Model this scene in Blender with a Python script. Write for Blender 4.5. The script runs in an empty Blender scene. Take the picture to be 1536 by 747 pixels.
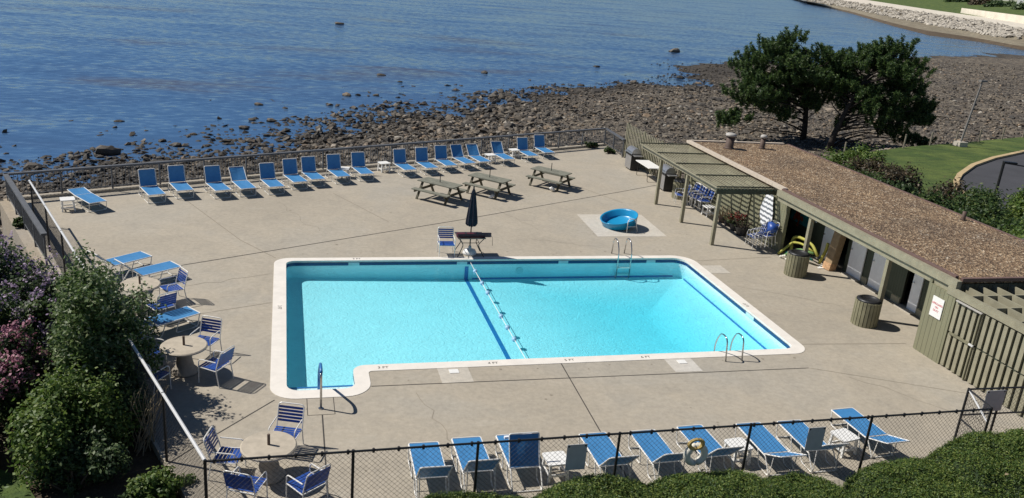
import bpy, bmesh, math, random
import numpy as np
from mathutils import Vector, Matrix

R = math.radians
random.seed(7)
rng = np.random.default_rng(11)
scene = bpy.context.scene
COL = scene.collection

# ------------------------------------------------------------------ camera
cam_data = bpy.data.cameras.new("camera")
cam = bpy.data.objects.new("camera", cam_data)
COL.objects.link(cam)
pitch, roll, yaw = 0.32933, 0.08703, 0.27581
fwd = Vector((0, math.cos(pitch), -math.sin(pitch)))
rt = Vector((1, 0, 0))
dn = fwd.cross(rt)
rt2 = rt * math.cos(roll) - dn * math.sin(roll)
dn2 = rt * math.sin(roll) + dn * math.cos(roll)
M = Matrix((rt2, -dn2, -fwd)).transposed()
cam.matrix_world = Matrix.Translation((0, 0, 10)) @ (Matrix.Rotation(-yaw, 3, 'Z') @ M).to_4x4()
cam_data.sensor_width = 36
cam_data.sensor_fit = 'HORIZONTAL'
cam_data.lens = 36 * 1270.8 / 1536
cam_data.clip_start = 0.1
cam_data.clip_end = 12000
scene.camera = cam

# ------------------------------------------------------------------ light
SUN_EL, SUN_AZ = 48.5, -25.0          # elevation, heading the light travels to
world = bpy.data.worlds.new("World")
scene.world = world
world.use_nodes = True
wn = world.node_tree
wn.nodes.clear()
wo = wn.nodes.new('ShaderNodeOutputWorld')
bg = wn.nodes.new('ShaderNodeBackground')
sky = wn.nodes.new('ShaderNodeTexSky')
sky.sky_type = 'NISHITA'
sky.sun_disc = False
sky.sun_elevation = R(SUN_EL)
sky.sun_rotation = R(295)
sky.altitude = 10
sky.air_density = 0.75
sky.dust_density = 0.0
sky.ozone_density = 3.0
bg.inputs['Strength'].default_value = 0.060
wn.links.new(sky.outputs[0], bg.inputs[0])
wn.links.new(bg.outputs[0], wo.inputs[0])
sun = bpy.data.lights.new("sun", 'SUN')
sun.energy = 5.0
sun.angle = R(0.53)
sun.color = (1.0, 0.955, 0.88)
so = bpy.data.objects.new("sun", sun)
COL.objects.link(so)
sd = Vector((math.cos(R(SUN_AZ)) * math.cos(R(SUN_EL)), math.sin(R(SUN_AZ)) * math.cos(R(SUN_EL)), -math.sin(R(SUN_EL))))
so.rotation_euler = sd.to_track_quat('-Z', 'Y').to_euler()
so.location = (-20, 10, 40)
scene.view_settings.view_transform = 'Standard'
scene.view_settings.look = 'None'
scene.view_settings.exposure = 0.0
scene.view_settings.gamma = 1.0
scene.view_settings.use_curve_mapping = False
scene.render.engine = 'CYCLES'
scene.cycles.max_bounces = 8
scene.cycles.transparent_max_bounces = 12
scene.cycles.use_denoising = True

# ------------------------------------------------------------------ materials
def nmat(name):
    m = bpy.data.materials.new(name)
    m.use_nodes = True
    nt = m.node_tree
    b = nt.nodes['Principled BSDF']
    return m, nt, b

def ramp(nt, fac, stops):
    r = nt.nodes.new('ShaderNodeValToRGB')
    el = r.color_ramp.elements
    while len(el) < len(stops): el.new(0.5)
    for e, (p, c) in zip(el, stops):
        e.position = p; e.color = (*c, 1) if len(c) == 3 else c
    nt.links.new(fac, r.inputs[0])
    return r.outputs[0]

def tex_noise(nt, scale, detail=4, rough=0.6, coord='Object', stretch=None, dist=0):
    tc = nt.nodes.new('ShaderNodeTexCoord')
    n = nt.nodes.new('ShaderNodeTexNoise')
    n.inputs['Scale'].default_value = scale
    n.inputs['Detail'].default_value = detail
    n.inputs['Roughness'].default_value = rough
    n.inputs['Distortion'].default_value = dist
    if stretch:
        mp = nt.nodes.new('ShaderNodeMapping')
        mp.inputs['Scale'].default_value = stretch[:3]
        if len(stretch) > 3: mp.inputs['Rotation'].default_value = (0, 0, stretch[3])
        nt.links.new(tc.outputs[coord], mp.inputs[0]); nt.links.new(mp.outputs[0], n.inputs['Vector'])
    else:
        nt.links.new(tc.outputs[coord], n.inputs['Vector'])
    return n.outputs['Fac']

def mixc(nt, fac, a, b, mode='MIX'):
    n = nt.nodes.new('ShaderNodeMix'); n.data_type = 'RGBA'; n.blend_type = mode
    for sock, v in ((n.inputs[0], fac), (n.inputs[6], a), (n.inputs[7], b)):
        if hasattr(v, 'is_output'): nt.links.new(v, sock)
        elif isinstance(v, (int, float)): sock.default_value = v
        else: sock.default_value = (*v, 1)
    return n.outputs[2]

def bump(nt, b, h, strength=0.4, dist=0.02):
    n = nt.nodes.new('ShaderNodeBump')
    n.inputs['Strength'].default_value = strength
    n.inputs['Distance'].default_value = dist
    nt.links.new(h, n.inputs['Height']); nt.links.new(n.outputs[0], b.inputs['Normal'])
    return n

def simple(name, c, rough=0.5, var=0.12, scale=6, metal=0, bmp=0.0, bscale=40):
    m, nt, b = nmat(name)
    f = tex_noise(nt, scale, 5)
    lo = tuple(x * (1 - var) for x in c); hi = tuple(min(1, x * (1 + var)) for x in c)
    nt.links.new(ramp(nt, f, [(0.3, lo), (0.7, hi)]), b.inputs['Base Color'])
    b.inputs['Roughness'].default_value = rough
    b.inputs['Metallic'].default_value = metal
    if bmp: bump(nt, b, tex_noise(nt, bscale, 3), bmp, 0.01)
    return m

def leafmat(name, stops, rough=0.55, trans=0.3):
    m, nt, b = nmat(name)
    g = nt.nodes.new('ShaderNodeNewGeometry')
    c = ramp(nt, g.outputs['Random Per Island'], stops)
    big = tex_noise(nt, 1.3, 2)
    c2 = mixc(nt, big, c, c, 'MULTIPLY')
    nt.links.new(c, b.inputs['Base Color'])
    b.inputs['Roughness'].default_value = rough
    t = nt.nodes.new('ShaderNodeBsdfTranslucent'); nt.links.new(c, t.inputs[0])
    ms = nt.nodes.new('ShaderNodeMixShader'); ms.inputs[0].default_value = trans
    nt.links.new(b.outputs[0], ms.inputs[1]); nt.links.new(t.outputs[0], ms.inputs[2])
    nt.links.new(ms.outputs[0], nt.nodes['Material Output'].inputs[0])
    return m

def concrete(name, base, grey, patch=0.5):
    m, nt, b = nmat(name)
    big = tex_noise(nt, 0.16, 5, 0.6, dist=0.6)
    c = ramp(nt, big, [(0.30, tuple(x * 0.86 for x in base)), (0.5, base), (0.68, grey)])
    mid = tex_noise(nt, 1.1, 8, 0.72, dist=1.0)
    c = mixc(nt, ramp(nt, mid, [(0.40, (0, 0, 0)), (0.70, (0.45, 0.45, 0.45))]), c, tuple(x * 0.72 for x in grey))
    # worn, bleached streaks
    st = tex_noise(nt, 0.55, 6, 0.7, stretch=(0.7, 1.8, 1, R(25)))
    c = mixc(nt, ramp(nt, st, [(0.58, (0, 0, 0)), (0.8, (patch, patch, patch))]), c, tuple(min(1, x * 1.3) for x in grey))
    # dark drip spots
    sp = tex_noise(nt, 2.6, 2, 0.4)
    c = mixc(nt, ramp(nt, sp, [(0.72, (0, 0, 0)), (0.80, (0.35, 0.35, 0.35))]), c, tuple(x * 0.5 for x in base))
    med = tex_noise(nt, 7, 6, 0.75)
    c = mixc(nt, 1.0, c, ramp(nt, med, [(0.32, (0.86, 0.86, 0.86)), (0.68, (1.10, 1.10, 1.10))]), 'MULTIPLY')
    fine = tex_noise(nt, 55, 2, 0.7)
    c = mixc(nt, 1.0, c, ramp(nt, fine, [(0.3, (0.88, 0.88, 0.88)), (0.7, (1.08, 1.08, 1.08))]), 'MULTIPLY')
    nt.links.new(c, b.inputs['Base Color'])
    b.inputs['Roughness'].default_value = 0.85
    bump(nt, b, fine, 0.25, 0.004)
    return m

def planks(name, c, dark, axis='y', width=0.2, rough=0.75):
    """vertical board siding: board grooves along one axis plus weathering"""
    m, nt, b = nmat(name)
    tc = nt.nodes.new('ShaderNodeTexCoord')
    sx = nt.nodes.new('ShaderNodeSeparateXYZ'); nt.links.new(tc.outputs['Object'], sx.inputs[0])
    mm = nt.nodes.new('ShaderNodeMath'); mm.operation = 'FRACT'
    md = nt.nodes.new('ShaderNodeMath'); md.operation = 'DIVIDE'; md.inputs[1].default_value = width
    nt.links.new(sx.outputs['Y' if axis == 'y' else 'X'], md.inputs[0]); nt.links.new(md.outputs[0], mm.inputs[0])
    groove = ramp(nt, mm.outputs[0], [(0.0, (0, 0, 0)), (0.07, (1, 1, 1)), (0.93, (1, 1, 1)), (1.0, (0, 0, 0))])
    w = tex_noise(nt, 2.2, 5, 0.6, stretch=(1, 1, 0.25))
    col = ramp(nt, w, [(0.3, tuple(x * 0.8 for x in c)), (0.7, c)])
    col = mixc(nt, groove, dark, col)
    nt.links.new(col, b.inputs['Base Color'])
    b.inputs['Roughness'].default_value = rough
    bump(nt, b, groove, 0.6, 0.01)
    return m

def gravel(name):
    m, nt, b = nmat(name)
    tc = nt.nodes.new('ShaderNodeTexCoord')
    v = nt.nodes.new('ShaderNodeTexVoronoi'); v.inputs['Scale'].default_value = 15
    v.inputs['Randomness'].default_value = 1
    nt.links.new(tc.outputs['Object'], v.inputs['Vector'])
    sp = nt.nodes.new('ShaderNodeSeparateColor'); nt.links.new(v.outputs['Color'], sp.inputs[0])
    c = ramp(nt, sp.outputs[0], [(0.0, (0.085, 0.052, 0.030)), (0.35, (0.19, 0.125, 0.075)), (0.7, (0.305, 0.212, 0.132)), (0.94, (0.45, 0.345, 0.225)), (1, (0.62, 0.54, 0.43))])
    big = tex_noise(nt, 0.5, 5, 0.65)
    c = mixc(nt, 1.0, c, ramp(nt, big, [(0.3, (0.62, 0.62, 0.64)), (0.7, (1.15, 1.10, 1.02))]), 'MULTIPLY')
    nt.links.new(c, b.inputs['Base Color'])
    b.inputs['Roughness'].default_value = 0.9
    bump(nt, b, v.outputs['Distance'], 1.0, 0.06)
    return m

def rockmat(name, wet_z=None):
    m, nt, b = nmat(name)
    g = nt.nodes.new('ShaderNodeNewGeometry')
    oi = nt.nodes.new('ShaderNodeObjectInfo')
    ad = nt.nodes.new('ShaderNodeMath'); ad.operation = 'ADD'
    fr = nt.nodes.new('ShaderNodeMath'); fr.operation = 'FRACT'
    nt.links.new(g.outputs['Random Per Island'], ad.inputs[0]); nt.links.new(oi.outputs['Random'], ad.inputs[1]); nt.links.new(ad.outputs[0], fr.inputs[0])
    c = ramp(nt, fr.outputs[0], [(0.0, (0.036, 0.033, 0.031)), (0.25, (0.072, 0.063, 0.055)), (0.5, (0.120, 0.102, 0.083)), (0.78, (0.185, 0.155, 0.120)), (0.92, (0.25, 0.18, 0.12)), (1, (0.40, 0.38, 0.34))])
    n = tex_noise(nt, 3.0, 5, 0.7)
    c = mixc(nt, 1.0, c, ramp(nt, n, [(0.3, (0.65, 0.65, 0.65)), (0.7, (1.2, 1.18, 1.12))]), 'MULTIPLY')
    # wet and weed-covered near the water line
    sx = nt.nodes.new('ShaderNodeSeparateXYZ'); nt.links.new(g.outputs['Position'], sx.inputs[0])
    mr = nt.nodes.new('ShaderNodeMapRange'); mr.inputs[1].default_value = -3.0; mr.inputs[2].default_value = -2.66
    nt.links.new(sx.outputs['Z'], mr.inputs[0])
    c = mixc(nt, mr.outputs[0], (0.022, 0.017, 0.012), c)
    nt.links.new(c, b.inputs['Base Color'])
    b.inputs['Roughness'].default_value = 0.75
    bump(nt, b, n, 0.5, 0.06)
    return m

def seabed(name):
    m, nt, b = nmat(name)
    tc = nt.nodes.new('ShaderNodeTexCoord')
    v = nt.nodes.new('ShaderNodeTexVoronoi'); v.inputs['Scale'].default_value = 2.6
    nt.links.new(tc.outputs['Object'], v.inputs['Vector'])
    sp = nt.nodes.new('ShaderNodeSeparateColor'); nt.links.new(v.outputs['Color'], sp.inputs[0])
    c = ramp(nt, sp.outputs[0], [(0, (0.050, 0.043, 0.036)), (0.5, (0.115, 0.095, 0.075)), (0.85, (0.19, 0.16, 0.122)), (1, (0.30, 0.27, 0.22))])
    n = tex_noise(nt, 0.25, 5, 0.6)
    c = mixc(nt, 1.0, c, ramp(nt, n, [(0.3, (0.6, 0.6, 0.62)), (0.7, (1.15, 1.1, 1.0))]), 'MULTIPLY')
    g = nt.nodes.new('ShaderNodeNewGeometry')
    sx = nt.nodes.new('ShaderNodeSeparateXYZ'); nt.links.new(g.outputs['Position'], sx.inputs[0])
    mr = nt.nodes.new('ShaderNodeMapRange'); mr.inputs[1].default_value = -3.02; mr.inputs[2].default_value = -2.75
    nt.links.new(sx.outputs['Z'], mr.inputs[0])
    c = mixc(nt, mr.outputs[0], (0.03, 0.024, 0.018), c)
    nt.links.new(c, b.inputs['Base Color'])
    b.inputs['Roughness'].default_value = 0.85
    bump(nt, b, v.outputs['Distance'], 1.0, 0.15)
    return m

def seamat(name):
    m, nt, b = nmat(name)
    out = nt.nodes['Material Output']; nt.nodes.remove(b)
    tc = nt.nodes.new('ShaderNodeTexCoord')
    def nz(scale, sc, rot, detail=3, out='Fac'):
        mp = nt.nodes.new('ShaderNodeMapping'); mp.inputs['Scale'].default_value = sc; mp.inputs['Rotation'].default_value = (0, 0, R(rot))
        n = nt.nodes.new('ShaderNodeTexNoise'); n.inputs['Scale'].default_value = scale; n.inputs['Detail'].default_value = detail; n.inputs['Roughness'].default_value = 0.58
        n.inputs['Distortion'].default_value = 0.3
        nt.links.new(tc.outputs['Object'], mp.inputs[0]); nt.links.new(mp.outputs[0], n.inputs['Vector'])
        return n.outputs[out]
    def vm(op, a, b):
        n = nt.nodes.new('ShaderNodeVectorMath'); n.operation = op
        for sk, v in ((n.inputs[0], a), (n.inputs[1], b)):
            if v is None: continue
            if hasattr(v, 'is_output'): nt.links.new(v, sk)
            else: sk.default_value = v
        return n.outputs[0]
    # wave slopes: short chop plus a longer swell
    a = vm('MULTIPLY', vm('SUBTRACT', nz(1.5, (0.55, 1.2, 1), 20, 5, 'Color'), (.5, .5, .5)), (0.26, 0.46, 0))
    c = vm('MULTIPLY', vm('SUBTRACT', nz(0.10, (0.5, 1.6, 1), 12, 3, 'Color'), (.5, .5, .5)), (0.12, 0.22, 0))
    nrm = vm('NORMALIZE', vm('ADD', vm('ADD', a, c), (0, 0, 1)), None)
    fr = nt.nodes.new('ShaderNodeFresnel'); fr.inputs['IOR'].default_value = 1.34; nt.links.new(nrm, fr.inputs['Normal'])
    gl = nt.nodes.new('ShaderNodeBsdfGlossy'); gl.inputs['Roughness'].default_value = 0.12; gl.inputs['Color'].default_value = (0.72, 0.86, 1.0, 1); nt.links.new(nrm, gl.inputs['Normal'])
    df = nt.nodes.new('ShaderNodeBsdfDiffuse')
    weed = nz(0.06, (0.6, 1.4, 1), 0, 6)
    dc = ramp(nt, weed, [(0.42, (0.070, 0.160, 0.320)), (0.56, (0.072, 0.150, 0.295)), (0.66, (0.110, 0.120, 0.155))])
    nt.links.new(dc, df.inputs[0]); nt.links.new(nrm, df.inputs['Normal'])
    tr = nt.nodes.new('ShaderNodeBsdfTransparent'); tr.inputs[0].default_value = (0.34, 0.48, 0.62, 1)
    m1 = nt.nodes.new('ShaderNodeMixShader'); m1.inputs[0].default_value = 0.25
    nt.links.new(df.outputs[0], m1.inputs[1]); nt.links.new(tr.outputs[0], m1.inputs[2])
    m2 = nt.nodes.new('ShaderNodeMixShader'); nt.links.new(fr.outputs[0], m2.inputs[0])
    nt.links.new(m1.outputs[0], m2.inputs[1]); nt.links.new(gl.outputs[0], m2.inputs[2])
    nt.links.new(m2.outputs[0], out.inputs[0])
    return m

def poolwater(name):
    m, nt, b = nmat(name)
    out = nt.nodes['Material Output']; nt.nodes.remove(b)
    n = tex_noise(nt, 4.5, 3, 0.6)
    bp = nt.nodes.new('ShaderNodeBump'); bp.inputs['Strength'].default_value = 0.35; bp.inputs['Distance'].default_value = 0.03
    nt.links.new(n, bp.inputs['Height'])
    fr = nt.nodes.new('ShaderNodeFresnel'); fr.inputs['IOR'].default_value = 1.33; nt.links.new(bp.outputs[0], fr.inputs['Normal'])
    gl = nt.nodes.new('ShaderNodeBsdfGlossy'); gl.inputs['Roughness'].default_value = 0.03; nt.links.new(bp.outputs[0], gl.inputs['Normal'])
    tr = nt.nodes.new('ShaderNodeBsdfTransparent')
    ms = nt.nodes.new('ShaderNodeMixShader')
    nt.links.new(fr.outputs[0], ms.inputs[0]); nt.links.new(tr.outputs[0], ms.inputs[1]); nt.links.new(gl.outputs[0], ms.inputs[2])
    nt.links.new(ms.outputs[0], out.inputs[0])
    va = nt.nodes.new('ShaderNodeVolumeAbsorption'); va.inputs['Color'].default_value = (0.0, 0.85, 0.935, 1); va.inputs['Density'].default_value = 0.53
    nt.links.new(va.outputs[0], out.inputs['Volume'])
    return m

def sling(name, c, trans=0.05):
    m, nt, b = nmat(name)
    f = tex_noise(nt, 7, 4)
    col = ramp(nt, f, [(0.3, tuple(x * 0.85 for x in c)), (0.7, c)])
    nt.links.new(col, b.inputs['Base Color'])
    b.inputs['Roughness'].default_value = 0.5
    t = nt.nodes.new('ShaderNodeBsdfTranslucent'); nt.links.new(col, t.inputs[0])
    ms = nt.nodes.new('ShaderNodeMixShader'); ms.inputs[0].default_value = trans
    nt.links.new(b.outputs[0], ms.inputs[1]); nt.links.new(t.outputs[0], ms.inputs[2])
    nt.links.new(ms.outputs[0], nt.nodes['Material Output'].inputs[0])
    return m

def grassmat(name, a, c):
    m, nt, b = nmat(name)
    n1 = tex_noise(nt, 0.35, 5, 0.65); n2 = tex_noise(nt, 9, 4, 0.7)
    col = ramp(nt, n1, [(0.32, a), (0.68, c)])
    col = mixc(nt, 1.0, col, ramp(nt, n2, [(0.3, (0.6, 0.62, 0.6)), (0.7, (1.25, 1.22, 1.2))]), 'MULTIPLY')
    nt.links.new(col, b.inputs['Base Color']); b.inputs['Roughness'].default_value = 0.9
    n3 = tex_noise(nt, 1.4, 4, 0.7, stretch=(.35, 1.6, 1, .5))
    col = mixc(nt, 1.0, col, ramp(nt, n3, [(0.35, (0.62, 0.66, 0.6)), (0.65, (1.15, 1.12, 1.0))]), 'MULTIPLY')
    nt.links.new(col, b.inputs['Base Color'])
    bump(nt, b, n2, 0.8, 0.05)
    return m

MT = {}
MT['deck'] = concrete('deck_concrete', (0.425, 0.372, 0.293), (0.388, 0.356, 0.300), 0.5)
MT['slab'] = concrete('pale_concrete', (0.55, 0.50, 0.42), (0.58, 0.55, 0.50), 0.3)
MT['coping'] = simple('coping_white', (0.78, 0.73, 0.66), 0.6, 0.07, 3)
MT['wall_concrete'] = concrete('seawall_concrete', (0.38, 0.31, 0.22), (0.34, 0.30, 0.25), 0.4)
MT['joint'] = simple('joint_dark', (0.055, 0.05, 0.045), 0.9)
MT['joint_pale'] = simple('joint_pale', (0.26, 0.225, 0.175), 0.9)
MT['plaster'] = simple('pool_plaster', (0.76, 0.845, 0.875), 0.6, 0.04, 1.2)
_nt = MT['plaster'].node_tree; bump(_nt, _nt.nodes['Principled BSDF'], tex_noise(_nt, 5.5, 3, 0.55, dist=1.4), 0.7, 0.05)
MT['tile'] = simple('tile_blue', (0.012, 0.05, 0.16), 0.25, 0.4, 30)
MT['tile_pale'] = simple('tile_pale', (0.45, 0.62, 0.66), 0.3)
MT['stripe'] = simple('stripe_blue', (0.03, 0.16, 0.42), 0.4)
MT['water'] = poolwater('pool_water')
MT['sea'] = seamat('sea_water')
MT['shore'] = seabed('shore_pebbles')
MT['rock'] = rockmat('shore_rock')
MT['white'] = simple('white_frame', (0.80, 0.78, 0.74), 0.35, 0.05)
MT['plastic'] = simple('white_plastic', (0.82, 0.81, 0.78), 0.4, 0.05)
MT['blue'] = sling('blue_sling', (0.060, 0.245, 0.52), 0.03)
MT['strap'] = simple('blue_strap', (0.022, 0.075, 0.32), 0.4, 0.15)
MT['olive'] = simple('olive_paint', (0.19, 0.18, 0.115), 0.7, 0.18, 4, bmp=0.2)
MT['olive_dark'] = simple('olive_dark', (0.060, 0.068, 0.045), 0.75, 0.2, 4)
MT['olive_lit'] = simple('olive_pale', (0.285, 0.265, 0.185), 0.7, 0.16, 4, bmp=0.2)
MT['board'] = planks('board_siding', (0.235, 0.23, 0.145), (0.06, 0.06, 0.035), 'y', 0.17)
MT['board_x'] = planks('board_siding_side', (0.20, 0.195, 0.125), (0.05, 0.05, 0.03), 'x', 0.17)
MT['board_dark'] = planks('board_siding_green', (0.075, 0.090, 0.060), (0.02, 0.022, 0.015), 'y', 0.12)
MT['gravel'] = gravel('roof_gravel')
MT['drip'] = simple('roof_edge_brown', (0.16, 0.10, 0.085), 0.6, 0.15)
MT['parapet'] = simple('parapet_cream', (0.55, 0.47, 0.38), 0.7, 0.12)
MT['door'] = simple('door_grey', (0.86, 0.87, 0.89), 0.45, 0.05)
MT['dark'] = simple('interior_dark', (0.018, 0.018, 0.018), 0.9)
MT['black'] = simple('black_metal', (0.018, 0.018, 0.02), 0.4)
MT['wire'] = simple('black_wire', (0.022, 0.02, 0.022), 0.6)
MT['galv'] = simple('galvanised', (0.62, 0.62, 0.62), 0.35, 0.1, 20)
MT['rail'] = simple('rail_grey', (0.105, 0.11, 0.12), 0.55, 0.2, 3)
MT['steel'] = simple('steel', (0.55, 0.55, 0.55), 0.18, 0.05, metal=1.0)
MT['wood'] = simple('grey_wood', (0.19, 0.19, 0.15), 0.8, 0.22, 5, bmp=0.3)
MT['wood_dark'] = simple('wood_legs', (0.085, 0.078, 0.05), 0.8, 0.2, 5)
MT['slat'] = simple('bin_slat', (0.23, 0.215, 0.135), 0.75, 0.25, 3)
MT['rubber'] = simple('black_plastic', (0.02, 0.02, 0.022), 0.45)
MT['navy'] = simple('navy_canvas', (0.012, 0.012, 0.026), 0.85, 0.2)
MT['maroon'] = simple('maroon_vinyl', (0.085, 0.012, 0.022), 0.5, 0.2)
MT['glass'] = simple('table_glass', (0.09, 0.065, 0.06), 0.15)
MT['stone_top'] = simple('table_stone', (0.46, 0.40, 0.315), 0.7, 0.16, 5, bmp=0.2)
MT['stone_ped'] = simple('pedestal_stone', (0.34, 0.30, 0.25), 0.8, 0.2, 5)
MT['kiddie'] = simple('kiddie_blue', (0.012, 0.26, 0.50), 0.3, 0.1, 3)
MT['grill'] = simple('grill_steel', (0.42, 0.42, 0.43), 0.3, 0.08, metal=0.7)
MT['red'] = simple('red_paint', (0.22, 0.022, 0.02), 0.6)
MT['text_red'] = simple('red_lettering', (0.60, 0.035, 0.06), 0.6)
MT['yellow'] = simple('noodle_yellow', (0.42, 0.40, 0.08), 0.7)
MT['noodle_green'] = simple('noodle_green', (0.16, 0.30, 0.10), 0.7)
MT['noodle_teal'] = simple('noodle_teal', (0.05, 0.30, 0.26), 0.7)
MT['teal'] = simple('mural_teal', (0.03, 0.26, 0.30), 0.6, 0.3, 4)
MT['rust'] = simple('mural_rust', (0.35, 0.07, 0.035), 0.7, 0.4, 8)
MT['card'] = simple('cardboard', (0.33, 0.23, 0.13), 0.8, 0.25, 5)
MT['orange'] = simple('orange_print', (0.50, 0.30, 0.16), 0.7, 0.4, 12)
MT['bark'] = simple('pine_bark', (0.035, 0.026, 0.020), 0.9, 0.3, 6, bmp=0.6, bscale=12)
MT['twig'] = simple('twigs', (0.085, 0.062, 0.042), 0.9, 0.3)
MT['dry'] = simple('dry_stems', (0.30, 0.24, 0.15), 0.9, 0.3)
MT['pine'] = leafmat('pine_needles', [(0, (0.022, 0.048, 0.018)), (0.5, (0.060, 0.112, 0.034)), (0.85, (0.115, 0.18, 0.05)), (1, (0.18, 0.24, 0.07))], 0.5, 0.4)
MT['leaf_silver'] = leafmat('silver_leaf', [(0, (0.034, 0.066, 0.020)), (0.45, (0.090, 0.140, 0.045)), (0.80, (0.20, 0.255, 0.11)), (1, (0.55, 0.57, 0.42))], 0.5, 0.35)
MT['leaf_mix'] = leafmat('mid_leaf', [(0, (0.032, 0.066, 0.018)), (0.5, (0.085, 0.145, 0.036)), (0.85, (0.17, 0.235, 0.075)), (1, (0.42, 0.45, 0.28))], 0.5, 0.42)
MT['leaf_dark'] = leafmat('dark_leaf', [(0, (0.018, 0.042, 0.014)), (0.6, (0.055, 0.100, 0.030)), (1, (0.15, 0.20, 0.08))], 0.55, 0.4)
MT['leaf_lime'] = leafmat('bright_leaf', [(0, (0.040, 0.085, 0.014)), (0.5, (0.105, 0.180, 0.030)), (1, (0.22, 0.28, 0.065))], 0.55, 0.42)
MT['leaf_bank'] = leafmat('bank_leaf', [(0, (0.020, 0.046, 0.014)), (0.6, (0.060, 0.110, 0.026)), (1, (0.14, 0.18, 0.05))], 0.55, 0.38)
MT['leaf_brown'] = leafmat('russet_leaf', [(0, (0.030, 0.026, 0.014)), (0.6, (0.075, 0.060, 0.032)), (1, (0.15, 0.105, 0.06))])
MT['leaf_hedge'] = leafmat('hedge_leaf', [(0, (0.022, 0.054, 0.010)), (0.5, (0.076, 0.138, 0.021)), (1, (0.21, 0.25, 0.05))], 0.6, 0.3)
MT['petal_pink'] = leafmat('pink_petal', [(0, (0.30, 0.10, 0.16)), (1, (0.58, 0.30, 0.37))], 0.6, 0.3)
MT['petal_lilac'] = leafmat('lilac_petal', [(0, (0.22, 0.15, 0.28)), (1, (0.55, 0.42, 0.58))], 0.6, 0.3)
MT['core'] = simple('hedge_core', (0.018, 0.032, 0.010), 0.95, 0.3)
MT['mulch'] = grassmat('mulch', (0.055, 0.038, 0.024), (0.11, 0.08, 0.052))
MT['grass'] = grassmat('lawn_grass', (0.042, 0.085, 0.014), (0.125, 0.165, 0.036))
MT['asphalt'] = simple('asphalt', (0.055, 0.055, 0.062), 0.85, 0.15, 0.5, bmp=0.3, bscale=60)
MT['kerb'] = simple('kerb_tan', (0.48, 0.36, 0.20), 0.85, 0.15, 2)
MT['path'] = simple('brick_path', (0.34, 0.20, 0.12), 0.85, 0.2, 8)
MT['sand'] = grassmat('far_sand', (0.20, 0.165, 0.13), (0.30, 0.26, 0.21))
MT['weedline'] = grassmat('weed_line', (0.075, 0.05, 0.034), (0.13, 0.095, 0.065))
MT['riprap'] = simple('riprap', (0.42, 0.38, 0.32), 0.9, 0.3, 0.3)
MT['cream'] = simple('cream_concrete', (0.66, 0.60, 0.50), 0.8, 0.12, 0.2)
MT['pole'] = simple('pole_grey', (0.20, 0.19, 0.18), 0.6)
MT['stake'] = simple('stake_wood', (0.24, 0.21, 0.16), 0.85)
MT['metal_plate'] = simple('plate_grey', (0.46, 0.465, 0.47), 0.5, 0.1)
MT['ring'] = simple('ring_white', (0.72, 0.69, 0.60), 0.6, 0.1)
MT['rope_yellow'] = simple('rope_yellow', (0.60, 0.44, 0.16), 0.8)
MT['copper'] = simple('vent_brown', (0.10, 0.065, 0.05), 0.7, 0.2)
MT['vent_cap'] = simple('vent_cap', (0.42, 0.40, 0.37), 0.6, 0.1)
MT['towel'] = simple('white_cloth', (0.80, 0.81, 0.84), 0.9, 0.05)
MT['float_blue'] = simple('float_blue', (0.30, 0.52, 0.72), 0.4)

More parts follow.
